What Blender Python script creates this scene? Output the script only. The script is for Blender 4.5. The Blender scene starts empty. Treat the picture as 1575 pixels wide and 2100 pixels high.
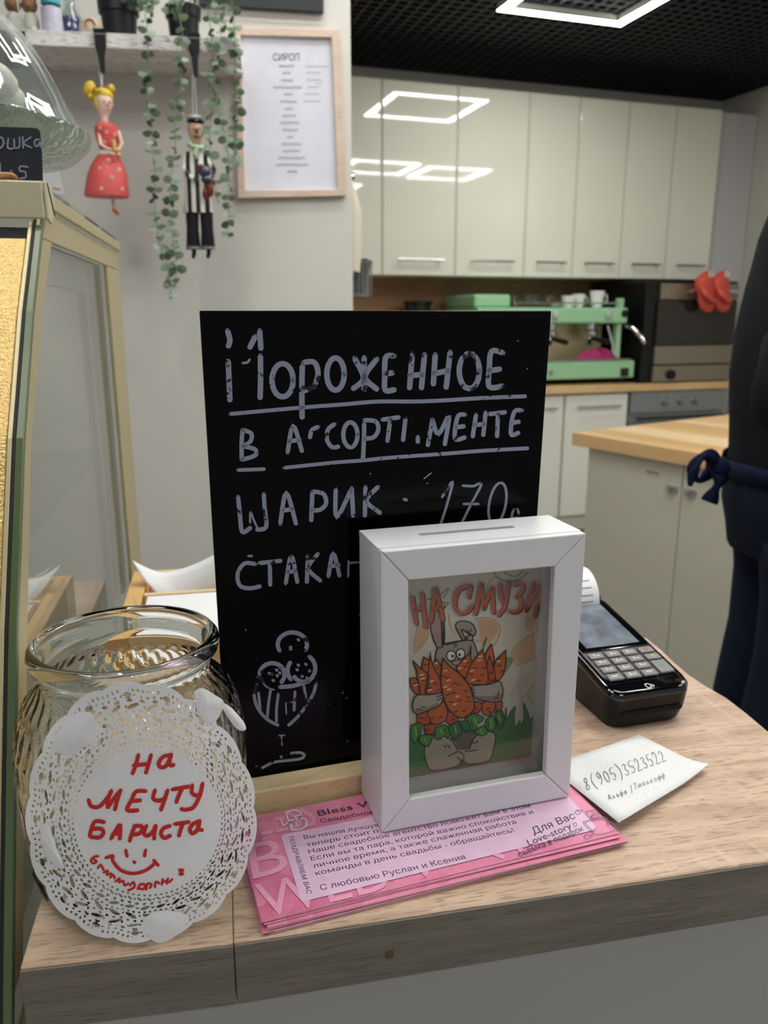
import bpy, math, random, bmesh
import numpy as np
from mathutils import Vector, Matrix
from mathutils.geometry import delaunay_2d_cdt
random.seed(7)
SC = bpy.context.scene
COL = SC.collection
R_ = math.radians

# ------------------------------------------------------------------ camera, world, light, exposure
EYE = 1.27
FPX = 1640.0
TH = math.atan(.25)
cam_d = bpy.data.cameras.new('camera')
cam_d.sensor_fit = 'HORIZONTAL'
cam_d.sensor_width = 6.53
cam_d.lens = 6.53 * FPX / 1575.0
cam_d.clip_start = .01
cam_d.dof.use_dof = True
cam_d.dof.focus_distance = .45
cam_d.dof.aperture_fstop = 3.0
cam = bpy.data.objects.new('camera', cam_d)
cam.location = (0, 0, EYE)
cam.rotation_euler = (math.pi/2 - TH, 0, 0)
COL.objects.link(cam)
SC.camera = cam
world = bpy.data.worlds.new('world')
SC.world = world
world.use_nodes = True
world.node_tree.nodes['Background'].inputs[0].default_value = (.98, .98, 1.0, 1)
world.node_tree.nodes['Background'].inputs[1].default_value = .34
LAMP_POWER = 50.0
SC.view_settings.view_transform = 'Standard'
SC.view_settings.look = 'None'
SC.view_settings.gamma = 1
SC.view_settings.use_curve_mapping = False
SC.view_settings.exposure = 0.0
CEIL = 2.464

# ------------------------------------------------------------------ geometry of the view (calibrated camera)
CT, ST = math.cos(TH), math.sin(TH)
CAM = Vector((0, 0, EYE))
def ray(x, y):
    a = (x-787.5)/FPX; b = -(y-1050)/FPX
    return Vector((a, CT+b*ST, -ST+b*CT))
def onz(x, y, z):
    r = ray(x, y); return CAM + r*((z-EYE)/r.z)
def onpl(x, y, p0, n):
    r = ray(x, y); return CAM + r*((Vector(p0)-CAM).dot(n)/r.dot(n))
def ony(x, y, Y):
    r = ray(x, y); return CAM + r*(Y/r.y)

# ------------------------------------------------------------------ materials
def lin(c):
    if isinstance(c, str):
        c = [int(c[i:i+2], 16)/255 for i in (0, 2, 4)]
    return tuple(((v/12.92) if v <= .04045 else ((v+.055)/1.055)**2.4) for v in c) + (1,)
MATS = {}
def mat(name, col, rough=.5, metal=0, spec=.5, bump=0, bscale=200, vary=0, vscale=8, coat=0, emit=0, trans=0, ior=1.45, sheen=0, sss=0):
    if name in MATS: return MATS[name]
    m = bpy.data.materials.new(name); m.use_nodes = True
    nt = m.node_tree; b = nt.nodes['Principled BSDF']
    c = lin(col)
    b.inputs['Base Color'].default_value = c
    b.inputs['Roughness'].default_value = rough
    b.inputs['Metallic'].default_value = metal
    b.inputs['Specular IOR Level'].default_value = spec
    b.inputs['Coat Weight'].default_value = coat
    b.inputs['Coat Roughness'].default_value = .05
    b.inputs['Transmission Weight'].default_value = trans
    b.inputs['IOR'].default_value = ior
    if sheen: b.inputs['Sheen Weight'].default_value = sheen
    if emit:
        b.inputs['Emission Color'].default_value = c
        b.inputs['Emission Strength'].default_value = emit
    tc = nt.nodes.new('ShaderNodeTexCoord')
    if vary:
        n = nt.nodes.new('ShaderNodeTexNoise'); n.inputs['Scale'].default_value = vscale; n.inputs['Detail'].default_value = 5
        nt.links.new(tc.outputs['Object'], n.inputs['Vector'])
        r = nt.nodes.new('ShaderNodeValToRGB')
        r.color_ramp.elements[0].position = .3; r.color_ramp.elements[1].position = .7
        r.color_ramp.elements[0].color = tuple(v*(1-vary) for v in c[:3])+(1,)
        r.color_ramp.elements[1].color = tuple(min(1, v*(1+vary*.6)) for v in c[:3])+(1,)
        nt.links.new(n.outputs['Fac'], r.inputs['Fac']); nt.links.new(r.outputs['Color'], b.inputs['Base Color'])
    if bump:
        n = nt.nodes.new('ShaderNodeTexNoise'); n.inputs['Scale'].default_value = bscale; n.inputs['Detail'].default_value = 3
        nt.links.new(tc.outputs['Object'], n.inputs['Vector'])
        bp = nt.nodes.new('ShaderNodeBump'); bp.inputs['Strength'].default_value = bump; bp.inputs['Distance'].default_value = .002
        nt.links.new(n.outputs['Fac'], bp.inputs['Height']); nt.links.new(bp.outputs['Normal'], b.inputs['Normal'])
    MATS[name] = m
    return m

def wood(name, c1, c2, dark, ang=0, stretch=14, scale=22, rough=.5, pores=.6, axis='Z', cross=0):
    """streaky wood, grain along local X turned by ang"""
    m = bpy.data.materials.new(name); m.use_nodes = True
    nt = m.node_tree; b = nt.nodes['Principled BSDF']; L = nt.links.new
    b.inputs['Roughness'].default_value = rough
    tc = nt.nodes.new('ShaderNodeTexCoord'); mp = nt.nodes.new('ShaderNodeMapping')
    mp.vector_type = 'TEXTURE'
    mp.inputs['Rotation'].default_value = (0, 0, ang) if axis == 'Z' else (0, math.pi/2, 0)
    mp.inputs['Scale'].default_value = (stretch, 1, 1)
    L(tc.outputs['Object'], mp.inputs['Vector'])
    n1 = nt.nodes.new('ShaderNodeTexNoise'); n1.inputs['Scale'].default_value = scale; n1.inputs['Detail'].default_value = 6; n1.inputs['Roughness'].default_value = .6
    n1.inputs['Distortion'].default_value = .4
    n2 = nt.nodes.new('ShaderNodeTexNoise'); n2.inputs['Scale'].default_value = scale*9; n2.inputs['Detail'].default_value = 3
    L(mp.outputs['Vector'], n1.inputs['Vector']); L(mp.outputs['Vector'], n2.inputs['Vector'])
    r = nt.nodes.new('ShaderNodeValToRGB'); r.color_ramp.elements[0].position = .35; r.color_ramp.elements[1].position = .65
    r.color_ramp.elements[0].color = lin(c1); r.color_ramp.elements[1].color = lin(c2)
    L(n1.outputs['Fac'], r.inputs['Fac'])
    r2 = nt.nodes.new('ShaderNodeValToRGB'); r2.color_ramp.elements[0].position = .54; r2.color_ramp.elements[1].position = .66
    r2.color_ramp.elements[0].color = (0, 0, 0, 1); r2.color_ramp.elements[1].color = (pores, pores, pores, 1)
    L(n2.outputs['Fac'], r2.inputs['Fac'])
    mx = nt.nodes.new('ShaderNodeMix'); mx.data_type = 'RGBA'
    L(r2.outputs['Color'], mx.inputs[0]); L(r.outputs['Color'], mx.inputs[6]); mx.inputs[7].default_value = lin(dark)
    out = mx.outputs[2]
    if cross:
        mp2 = nt.nodes.new('ShaderNodeMapping'); mp2.vector_type = 'TEXTURE'
        mp2.inputs['Rotation'].default_value = (0, 0, ang+.12); mp2.inputs['Scale'].default_value = (1, 9, 1)
        L(tc.outputs['Object'], mp2.inputs['Vector'])
        n3 = nt.nodes.new('ShaderNodeTexNoise'); n3.inputs['Scale'].default_value = 95; n3.inputs['Detail'].default_value = 2
        L(mp2.outputs['Vector'], n3.inputs['Vector'])
        r3 = nt.nodes.new('ShaderNodeValToRGB'); r3.color_ramp.elements[0].position = .60; r3.color_ramp.elements[1].position = .72
        r3.color_ramp.elements[0].color = (0, 0, 0, 1); r3.color_ramp.elements[1].color = (cross, cross, cross, 1)
        L(n3.outputs['Fac'], r3.inputs['Fac'])
        m3 = nt.nodes.new('ShaderNodeMix'); m3.data_type = 'RGBA'
        L(r3.outputs['Color'], m3.inputs[0]); L(out, m3.inputs[6]); m3.inputs[7].default_value = lin('e4d2bd')
        out = m3.outputs[2]
    L(out, b.inputs['Base Color'])
    bp = nt.nodes.new('ShaderNodeBump'); bp.inputs['Strength'].default_value = .25; bp.inputs['Distance'].default_value = .001; bp.invert = True
    L(r2.outputs['Color'], bp.inputs['Height']); L(bp.outputs['Normal'], b.inputs['Normal'])
    MATS[name] = m
    return m

def thin_glass(name, tint='f4faf6', base=.04, dust=0.0, rough=0.0, bump=0, bscale=60):
    """thin pane: light passes straight through, Fresnel reflection on top"""
    m = bpy.data.materials.new(name); m.use_nodes = True
    nt = m.node_tree; L = nt.links.new
    nt.nodes.remove(nt.nodes['Principled BSDF']); out = nt.nodes['Material Output']
    tr = nt.nodes.new('ShaderNodeBsdfTransparent'); tr.inputs[0].default_value = lin(tint)
    gl = nt.nodes.new('ShaderNodeBsdfGlossy'); gl.inputs['Roughness'].default_value = rough; gl.inputs[0].default_value = (1, 1, 1, 1)
    fr = nt.nodes.new('ShaderNodeLayerWeight'); fr.inputs[0].default_value = .5
    pw = nt.nodes.new('ShaderNodeMath'); pw.operation = 'POWER'; pw.inputs[1].default_value = 5
    L(fr.outputs['Facing'], pw.inputs[0])
    ma = nt.nodes.new('ShaderNodeMath'); ma.operation = 'MULTIPLY_ADD'; ma.inputs[1].default_value = .9; ma.inputs[2].default_value = base; ma.use_clamp = True
    L(pw.outputs[0], ma.inputs[0])
    mx = nt.nodes.new('ShaderNodeMixShader'); L(ma.outputs[0], mx.inputs[0]); L(tr.outputs[0], mx.inputs[1]); L(gl.outputs[0], mx.inputs[2])
    last = mx
    tc = nt.nodes.new('ShaderNodeTexCoord')
    if bump:
        n = nt.nodes.new('ShaderNodeTexNoise'); n.inputs['Scale'].default_value = bscale
        L(tc.outputs['Object'], n.inputs['Vector'])
        bp = nt.nodes.new('ShaderNodeBump'); bp.inputs['Strength'].default_value = bump; bp.inputs['Distance'].default_value = .003
        L(n.outputs['Fac'], bp.inputs['Height']); L(bp.outputs['Normal'], gl.inputs['Normal']); L(bp.outputs['Normal'], fr.inputs['Normal'])
    if dust:
        df = nt.nodes.new('ShaderNodeBsdfDiffuse'); df.inputs[0].default_value = lin('d8dcd8')
        n = nt.nodes.new('ShaderNodeTexNoise'); n.inputs['Scale'].default_value = 60; n.inputs['Detail'].default_value = 8
        L(tc.outputs['Object'], n.inputs['Vector'])
        m2 = nt.nodes.new('ShaderNodeMath'); m2.operation = 'MULTIPLY'; m2.inputs[1].default_value = dust
        L(n.outputs['Fac'], m2.inputs[0])
        mx2 = nt.nodes.new('ShaderNodeMixShader'); L(m2.outputs[0], mx2.inputs[0]); L(mx.outputs[0], mx2.inputs[1]); L(df.outputs[0], mx2.inputs[2])
        last = mx2
    L(last.outputs[0], out.inputs['Surface'])
    MATS[name] = m
    return m

# ------------------------------------------------------------------ mesh building
class MB:
    def __init__(s): s.v = []; s.f = []; s.mi = []; s.cur = 0
    def add(s, vs, fs):
        o = len(s.v); s.v += [Vector(p) for p in vs]
        for f in fs: s.f.append([i+o for i in f]); s.mi.append(s.cur)
        return s
    def box(s, x0, x1, y0, y1, z0, z1, T=None):
        vs = [Vector((x, y, z)) for z in (z0, z1) for x, y in ((x0, y0), (x1, y0), (x1, y1), (x0, y1))]
        if T: vs = [T @ p for p in vs]
        return s.add(vs, [(3, 2, 1, 0), (4, 5, 6, 7), (0, 1, 5, 4), (1, 2, 6, 5), (2, 3, 7, 6), (3, 0, 4, 7)])
    def prism(s, pts, z0, z1, T=None):
        n = len(pts)
        vs = [Vector((p[0], p[1], z0)) for p in pts]+[Vector((p[0], p[1], z1)) for p in pts]
        if T: vs = [T @ p for p in vs]
        return s.add(vs, [tuple(range(n-1, -1, -1)), tuple(range(n, 2*n))]+[(i, (i+1) % n, n+(i+1) % n, n+i) for i in range(n)])
    def extr(s, pts, d):
        """closed polygon of world points, extruded along vector d"""
        n = len(pts); d = Vector(d)
        vs = [Vector(p) for p in pts]+[Vector(p)+d for p in pts]
        return s.add(vs, [tuple(range(n-1, -1, -1)), tuple(range(n, 2*n))]+[(i, (i+1) % n, n+(i+1) % n, n+i) for i in range(n)])
    def poly(s, pts): return s.add(pts, [tuple(range(len(pts)))])
    def loft(s, rings, cap=True, closed=True):
        n = len(rings[0]); vs = [p for r in rings for p in r]; fs = []
        for j in range(len(rings)-1):
            for i in range(n if closed else n-1):
                a = j*n+i; b = j*n+(i+1) % n; fs.append((a, b, b+n, a+n))
        if cap: fs += [tuple(range(n-1, -1, -1)), tuple(range((len(rings)-1)*n, len(rings)*n))]
        return s.add(vs, fs)
    def lathe(s, prof, T=None, seg=32, fn=None):
        T = T or Matrix()
        rings = []
        for (r, z) in prof:
            rg = []
            for i in range(seg):
                a = 2*math.pi*i/seg
                rr, aa = (fn(r, z, a) if fn else (r, a))
                rg.append(T @ Vector((rr*math.cos(aa), rr*math.sin(aa), z)))
            rings.append(rg)
        return s.loft(rings, cap=True)
    def ell(s, c, r, seg=16, T=None):
        prof = [(math.cos(t), math.sin(t)) for t in [(-math.pi/2+.02)+(math.pi-.04)*i/(seg//2) for i in range(seg//2+1)]]
        c = Vector(c); T2 = Matrix.Translation(c) @ Matrix.Diagonal((r[0], r[1], r[2], 1))
        if T: T2 = T @ T2
        return s.lathe(prof, T2, seg)
    def tube(s, pts, r, seg=8, closed=False):
        pts = [Vector(p) for p in pts]; n = len(pts); rings = []; up = None
        for i, p in enumerate(pts):
            if closed: d = pts[(i+1) % n]-pts[i-1]
            else: d = pts[min(i+1, n-1)]-pts[max(i-1, 0)]
            d.normalize()
            if up is None: up = d.orthogonal().normalized()
            up = (up-d*up.dot(d))
            up = up.normalized() if up.length > 1e-6 else d.orthogonal().normalized()
            q = d.cross(up); rr = r[i] if isinstance(r, (list, tuple)) else r
            rings.append([p+(up*math.cos(2*math.pi*k/seg)+q*math.sin(2*math.pi*k/seg))*rr for k in range(seg)])
        if closed: rings.append(rings[0])
        return s.loft(rings, cap=not closed)
    def stroke(s, pts, w, fn, lift=0.0):
        """flat ribbon with round ends; pts in 2-D, fn maps 2-D to world"""
        pts = smooth2(pts); n = len(pts); L = []; Rr = []
        for i, p in enumerate(pts):
            a = pts[max(i-1, 0)]; b = pts[min(i+1, n-1)]
            dx, dy = b[0]-a[0], b[1]-a[1]; l = math.hypot(dx, dy) or 1
            nx, ny = -dy/l*w/2, dx/l*w/2
            L.append((p[0]+nx, p[1]+ny)); Rr.append((p[0]-nx, p[1]-ny))
        a, b = pts[0], pts[min(1, n-1)]; an = math.atan2(a[1]-b[1], a[0]-b[0]) if n > 1 else 0
        c0 = [(a[0]+w/2*math.cos(an+t), a[1]+w/2*math.sin(an+t)) for t in (-.9, -.3, .3, .9)]
        e, d = pts[-1], pts[max(n-2, 0)]; an = math.atan2(e[1]-d[1], e[0]-d[0])
        c1 = [(e[0]+w/2*math.cos(an+t), e[1]+w/2*math.sin(an+t)) for t in (-.9, -.3, .3, .9)]
        vs = [fn(*q) for q in L]+[fn(*q) for q in Rr]
        fs = [(i, i+1, n+i+1, n+i) for i in range(n-1)]
        s.add(vs, fs)
        s.add([fn(*q) for q in [L[0]]+c0[::-1]+[Rr[0]]], [tuple(range(6))]) if n else None
        s.add([fn(*q) for q in [Rr[-1]]+c1+[L[-1]]], [tuple(range(6))])
        return s

def smooth2(pts, k=5):
    if len(pts) < 3: return [tuple(p) for p in pts]
    out = []
    for i in range(len(pts)-1):
        p0 = pts[max(i-1, 0)]; p1 = pts[i]; p2 = pts[i+1]; p3 = pts[min(i+2, len(pts)-1)]
        for j in range(k):
            t = j/k
            out.append(tuple(.5*((2*b)+(-a+c)*t+(2*a-5*b+4*c-d)*t*t+(-a+3*b-3*c+d)*t**3) for a, b, c, d in zip(p0, p1, p2, p3)))
    out.append(tuple(pts[-1])); return out
def ellp(cx, cy, rx, ry, a0=0, a1=360, rot=0, n=18):
    o = []
    for i in range(n+1):
        t = R_(a0+(a1-a0)*i/n); x, y = rx*math.cos(t), ry*math.sin(t)
        o.append((cx+x*math.cos(rot)-y*math.sin(rot), cy+x*math.sin(rot)+y*math.cos(rot)))
    return o

WM = {}
def wm(o): return WM.get(o.name, Matrix())
def props(o, label=None, cat=None, group=None, kind=None):
    if label: o['label'] = label
    if cat: o['category'] = cat
    if group: o['group'] = group
    if kind: o['kind'] = kind
    return o
def thing(name, loc, label, cat, rz=0, group=None):
    o = bpy.data.objects.new(name, None); COL.objects.link(o)
    o.empty_display_size = .05
    m = Matrix.Translation(Vector(loc)) @ Matrix.Rotation(rz, 4, 'Z')
    o.matrix_world = m; WM[o.name] = m
    return props(o, label, cat, group)
def obj(name, mb, material, parent=None, smooth=False, bevel=0, seg=2, angle=40, **pr):
    me = bpy.data.meshes.new(name)
    if parent is not None:
        W = wm(parent); inv = W.inverted(); o_loc = Matrix()
    else:
        xs = [p.x for p in mb.v]; ys = [p.y for p in mb.v]; zs = [p.z for p in mb.v]
        o_loc = Matrix.Translation(Vector(((min(xs)+max(xs))/2, (min(ys)+max(ys))/2, min(zs))))
        inv = o_loc.inverted()
    me.from_pydata([tuple(inv @ p) for p in mb.v], [], mb.f)
    ms = material if isinstance(material, (list, tuple)) else [material]
    for m in ms: me.materials.append(m)
    if len(ms) > 1:
        me.polygons.foreach_set('material_index', mb.mi)
    me.update()
    bm = bmesh.new(); bm.from_mesh(me)
    if smooth: bmesh.ops.remove_doubles(bm, verts=bm.verts, dist=1e-6)
    bmesh.ops.recalc_face_normals(bm, faces=bm.faces); bm.to_mesh(me); bm.free()
    if smooth:
        for p in me.polygons: p.use_smooth = True
        try: me.set_sharp_from_angle(angle=R_(angle))
        except Exception: pass
    o = bpy.data.objects.new(name, me); COL.objects.link(o)
    if parent is not None:
        o.parent = parent; WM[o.name] = wm(parent).copy()
    else:
        o.matrix_world = o_loc; WM[o.name] = o_loc
    if bevel:
        b = o.modifiers.new('bevel', 'BEVEL'); b.width = bevel; b.segments = seg; b.limit_method = 'ANGLE'; b.angle_limit = R_(35)
        b.harden_normals = False
    return props(o, **pr)
def flat(o):
    for p in o.data.polygons: p.use_smooth = False
    return o
def frame(o, x, y, z=None):
    x = Vector(x).normalized(); y = Vector(y).normalized(); z = Vector(z).normalized() if z else x.cross(y).normalized()
    m = Matrix((x, y, z)).transposed().to_4x4(); m.translation = Vector(o); return m
def align(o, d):
    """matrix whose Z runs along d"""
    d = Vector(d).normalized(); x = d.orthogonal().normalized(); return frame(o, x, d.cross(x), d)

_fm = {}
def glyph_mesh(s, bold=0.0, shear=0.0, space=1.0):
    """outline of the built-in font, filled by a constrained triangulation with a winding test"""
    key = (s, bold, shear, space)
    if key in _fm: return _fm[key]
    c = bpy.data.curves.new('txt', 'FONT'); c.body = s; c.size = 1; c.offset = bold; c.shear = shear; c.space_character = space
    c.resolution_u = 3; c.fill_mode = 'NONE'
    o = bpy.data.objects.new('txt', c); COL.objects.link(o)
    bpy.context.view_layer.update()
    dg = bpy.context.evaluated_depsgraph_get()
    me = bpy.data.meshes.new_from_object(o.evaluated_get(dg))
    co = [v.co.xy.copy() for v in me.vertices]
    adj = {}
    for e in me.edges:
        a, b = e.vertices; adj.setdefault(a, []).append(b); adj.setdefault(b, []).append(a)
    loops = []; seen = set()
    for st in sorted(adj):
        if st in seen: continue
        lp = [st]; seen.add(st); prev = None; cur = st
        while True:
            nx = [k for k in adj[cur] if k != prev]
            nx = nx[0] if nx else st
            if nx == st or nx in seen: break
            lp.append(nx); seen.add(nx); prev, cur = cur, nx
        # splines store their points in order, so restore the stored direction
        if len(lp) > 2 and lp[1] != lp[0]+1: lp = [lp[0]]+lp[1:][::-1]
        loops.append(lp)
    bpy.data.objects.remove(o); bpy.data.meshes.remove(me); bpy.data.curves.remove(c)
    edges = [(l[k], l[(k+1) % len(l)]) for l in loops for k in range(len(l))]
    vo, _, fo, *_r = delaunay_2d_cdt(co, edges, [], 0, 1e-6)
    A = np.array([co[a] for a, b in edges]); Bn = np.array([co[b] for a, b in edges]); V = np.array([tuple(v) for v in vo])
    fs = []
    for f in fo:
        x, y = V[list(f)].mean(axis=0)
        up = (A[:, 1] <= y) & (Bn[:, 1] > y); dn = (A[:, 1] > y) & (Bn[:, 1] <= y)
        d = Bn-A; side = d[:, 0]*(y-A[:, 1])-d[:, 1]*(x-A[:, 0])
        if int(np.sum(up & (side > 0)))-int(np.sum(dn & (side < 0))) != 0: fs.append(tuple(f))
    _fm[key] = ([Vector((v[0], v[1], 0)) for v in vo], fs); return _fm[key]
def add_text(mb, s, A, B, C, lift, bold=0.0, shear=0.0, space=1.0, cap=.72):
    """text whose baseline runs from A to B (world) and whose capitals reach C above A"""
    vs, fs = glyph_mesh(s, bold, shear, space)
    x0 = min(v.x for v in vs); x1 = max(v.x for v in vs)
    U = (B-A)/(x1-x0); W = (C-A)/cap
    mb.add([A+U*(v.x-x0)+W*v.y+lift for v in vs], fs)

# stroke glyphs for handwriting, in a 1 x 1 cell (y up)
HG = {
 '0': [[(.5, 1), (.2, .8), (.15, .4), (.4, 0), (.75, .2), (.8, .7), (.5, 1)]],
 '1': [[(.2, .7), (.6, 1), (.5, 0)]],
 '2': [[(.15, .75), (.45, 1), (.75, .75), (.5, .35), (.1, 0), (.85, .02)]],
 '3': [[(.15, .85), (.5, 1), (.7, .8), (.4, .55), (.75, .3), (.5, 0), (.1, .1)]],
 '4': [[(.2, 1), (.15, .5), (.8, .5)], [(.75, 1), (.65, 0)]],
 '5': [[(.85, 1), (.3, .97), (.22, .55), (.65, .55), (.75, .25), (.45, 0), (.1, .1)]],
 '6': [[(.7, 1), (.25, .6), (.2, .2), (.5, 0), (.8, .25), (.5, .5), (.22, .35)]],
 '7': [[(.1, .95), (.8, .98), (.4, 0)], [(.2, .5), (.75, .5)]],
 '8': [[(.6, .55), (.25, .75), (.5, 1), (.75, .8), (.5, .5), (.2, .2), (.45, 0), (.75, .2), (.45, .52)]],
 '9': [[(.75, .75), (.45, 1), (.2, .75), (.45, .5), (.75, .75), (.7, .3), (.3, 0)]],
 '(': [[(.7, 1.15), (.3, .7), (.3, .3), (.7, -.2)]], ')': [[(.3, 1.15), (.7, .7), (.7, .3), (.3, -.2)]],
 '/': [[(.6, 1.3), (.4, -.2)]],
 'А': [[(.05, 0), (.45, 1), (.85, 0)], [(.2, .35), (.7, .35)]],
 'л': [[(.1, 0), (.4, .55), (.7, 0)]], 'ь': [[(.3, .6), (.3, 0), (.7, .1), (.6, .35), (.3, .3)]],
 'ф': [[(.5, .9), (.45, -.35)], [(.5, .5), (.15, .45), (.15, .15), (.5, .1), (.85, .2), (.8, .5), (.5, .5)]],
 'а': [[(.7, .5), (.3, .5), (.2, .15), (.5, .05), (.7, .5), (.75, 0)]],
 'Т': [[(.1, 1), (.95, 1)], [(.5, 1), (.45, 0)]], 'и': [[(.15, .55), (.2, 0), (.7, .55), (.75, 0)]],
 'н': [[(.2, .55), (.2, 0)], [(.7, .55), (.7, 0)], [(.2, .28), (.7, .28)]],
 'к': [[(.25, .6), (.25, 0)], [(.7, .55), (.25, .28), (.75, 0)]], 'о': [[(.45, .55), (.15, .3), (.45, 0), (.75, .3), (.45, .55)]],
}
def hand(mb, s, A, B, C, w, lift):
    """handwriting along A-B (world), capital height A-C; w in metres"""
    n = len(s); U = (B-A)/n; W = C-A; lu = U.length; lw = W.length
    Un = U/lu; Wn = W/lw
    for i, ch in enumerate(s):
        for st in HG.get(ch, []):
            pts = [((i+p[0]*.85)*lu, p[1]*lw*(.95+.1*((i*7) % 3)/2)) for p in st]
            mb.stroke(pts, w, lambda a, b: A+Un*a+Wn*b+lift)

# ------------------------------------------------------------------ shared materials
m_wall = mat('painted_wall', 'd2cfc9', .85, bump=.15, bscale=60, vary=.05, vscale=3)
m_wallb = mat('kitchen_wall_paint', 'c9c7bd', .85, vary=.04, vscale=2)
m_gloss = mat('gloss_white_front', 'ecebdd', .03, coat=.5, vary=.02, vscale=3)
m_frontlow = mat('gloss_white_lower', 'efeee6', .25)
m_seam = mat('cabinet_carcass', 'cfcdbf', .5)
m_steel = mat('brushed_steel', 'b9b9bb', .32, metal=1, bump=.05, bscale=300)
m_steel_d = mat('grey_steel_paint', '9a9da2', .4, metal=.6)
m_chrome = mat('chrome', 'e6e6e8', .08, metal=1)
m_black = mat('black_satin', '0c0c0f', .35)
m_blackm = mat('black_matte', '101114', .7)
m_white = mat('white_paper', 'e6e6ea', .8, vary=.02, vscale=40)
m_whiteg = mat('white_ceramic', 'f1f0ee', .2)
m_lamp = mat('led_diffuser', 'fdfdf6', .5, emit=LAMP_POWER)
m_grille = mat('black_grille', '1b1d24', .5)
m_oakk = wood('butcher_block', 'd9b07c', 'e6c492', 'b58a56', ang=0, stretch=10, scale=7, rough=.4, pores=.25)
m_splash = wood('brown_splashback', '8f6c4a', 'a17c55', '6d4f34', ang=0, stretch=8, scale=6, rough=.5, pores=.2)

# ------------------------------------------------------------------ kitchen frame: u along the cabinets, v towards the wall
KH = R_(71.9)
KU = Vector((math.sin(KH), math.cos(KH), 0)); KV = Vector((-KU.y, KU.x, 0))
KO = onz(1121.6, 794, .9); KO = Vector((KO.x, KO.y, 0))
KT = frame(KO, KU, KV, (0, 0, 1))
def K(u, v, z): return KT @ Vector((u, v, z))
def kthing(name, u, v, z, label, cat, group=None):
    return thing(name, K(u, v, z), label, cat, math.atan2(KU.y, KU.x), group)
WALLV = .602

mb = MB(); mb.box(-3.2, 3.6, -1.6, 6.2, -.06, 0); obj('floor', mb, mat('floor_tile', '8d877d', .5, vary=.08, vscale=2), kind='structure')
mb = MB(); mb.box(-2.6, 1.52, WALLV, WALLV+.12, 0, CEIL+.12, KT); obj('wall_back', mb, m_wallb, kind='structure')
mb = MB(); mb.box(1.403, 1.523, -3.6, WALLV, 0, CEIL+.12, KT); obj('wall_right', mb, m_wallb, kind='structure')
# wall on the left with the shelf
WD = 1.9; HD = R_(82.2)
WU = Vector((math.sin(HD), math.cos(HD), 0)); WN = Vector((-WU.y, WU.x, 0))
WP = WN*WD
def W_(x, y, off=0): return onpl(x, y, CAM+WN*(WD-off), WN)
wc = W_(724, 637); cu = wc.dot(WU)
WT = frame(Vector((0, 0, 0)), WU, WN, (0, 0, 1))
def WL(u, v, z): return WT @ Vector((u, WD+v, z))
mb = MB(); mb.box(-2.4, cu, WD, WD+.5, 0, CEIL+.12, WT); obj('wall_left', mb, m_wall, kind='structure')

# ceiling: dark slab with an open black grille hung beneath, cell by cell
mb = MB(); mb.box(-3.2, 3.6, -1.6, 6.2, CEIL+.12, CEIL+.2)
ceil_o = obj('ceiling', mb, mat('ceiling_void', '0d0e12', .9), kind='structure')
gu0, gu1, gv0, gv1, gs = -2.0, 1.40, -1.9, WALLV-.005, .052
def bar_mesh(L):
    m = MB(); m.box(-L/2, L/2, -.004, .004, 0, .04); me = bpy.data.meshes.new('grille_slat')
    me.from_pydata([tuple(p) for p in m.v], [], m.f); me.materials.append(m_grille); return me
mA = bar_mesh(gu1-gu0); mB_ = bar_mesh(gv1-gv0)
cw = wm(ceil_o).inverted()
def put_bar(me, M_):
    o = bpy.data.objects.new('grille_slat', me); COL.objects.link(o); o.parent = ceil_o; o.matrix_local = cw @ M_; return o
v = gv0+.01
while v < gv1:
    put_bar(mA, KT @ Matrix.Translation(((gu0+gu1)/2, v, CEIL))); v += gs
u = gu0+.01
while u < gu1:
    put_bar(mB_, KT @ Matrix.Translation((u, (gv0+gv1)/2, CEIL+.0005)) @ Matrix.Rotation(math.pi/2, 4, 'Z')); u += gs
mb = MB(); mb.box(gu0, gu1+.002, WALLV-.02, WALLV-.0005, CEIL-.004, CEIL+.045, KT); mb.box(gu1-.018, gu1+.002, gv0-3, WALLV-.021, CEIL-.004, CEIL+.045, KT); obj('edge_trim', mb, m_grille, ceil_o)
# the nearer part of the grille, beyond the picture
mb = MB()
for i in range(34):
    vv = gv0-.02-i*.1; mb.box(gu0-1, gu1, vv-.004, vv+.004, CEIL, CEIL+.04, KT)
for i in range(44):
    uu = gu0-1+.05+i*.1; mb.box(uu-.004, uu+.004, gv0-3.4, gv0-.012, CEIL+.0005, CEIL+.0405, KT)
obj('near_grille', mb, m_grille, ceil_o, kind='stuff')

# square LED frames
LC = Vector((.812, 3.40, 0)) - KO; lu, lv = LC.dot(KU), LC.dot(KV)
def led(u, v, label, s=.286, w=.04):
    t = kthing('ceiling_light', u, v, CEIL-.03, label, 'ceiling light', 'square ceiling light frames')
    mb = MB()
    for (a0, a1, b0, b1) in ((-s, s, s-w, s), (-s, s, -s, -s+w), (-s, -s+w, -s+w, s-w), (s-w, s, -s+w, s-w)):
        mb.box(u+a0+.001*(a1-a0 < .1), u+a1-.001*(a1-a0 < .1), v+b0+.001*(b1-b0 < .1), v+b1-.001*(b1-b0 < .1), CEIL-.028, CEIL-.026, KT)
    obj('diffuser', mb, m_lamp, t)
    mb = MB()
    for (a0, a1, b0, b1) in ((-s, s, s-w, s), (-s, s, -s, -s+w), (-s, -s+w, -s+w, s-w), (s-w, s, -s+w, s-w)):
        mb.box(u+a0, u+a1, v+b0, v+b1, CEIL-.0259, CEIL+.0, KT)
    obj('housing', mb, mat('lamp_housing', 'c8ccc4', .4), t)
led(lu, lv, 'white square LED frame under the black grille above the kitchen')
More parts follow.
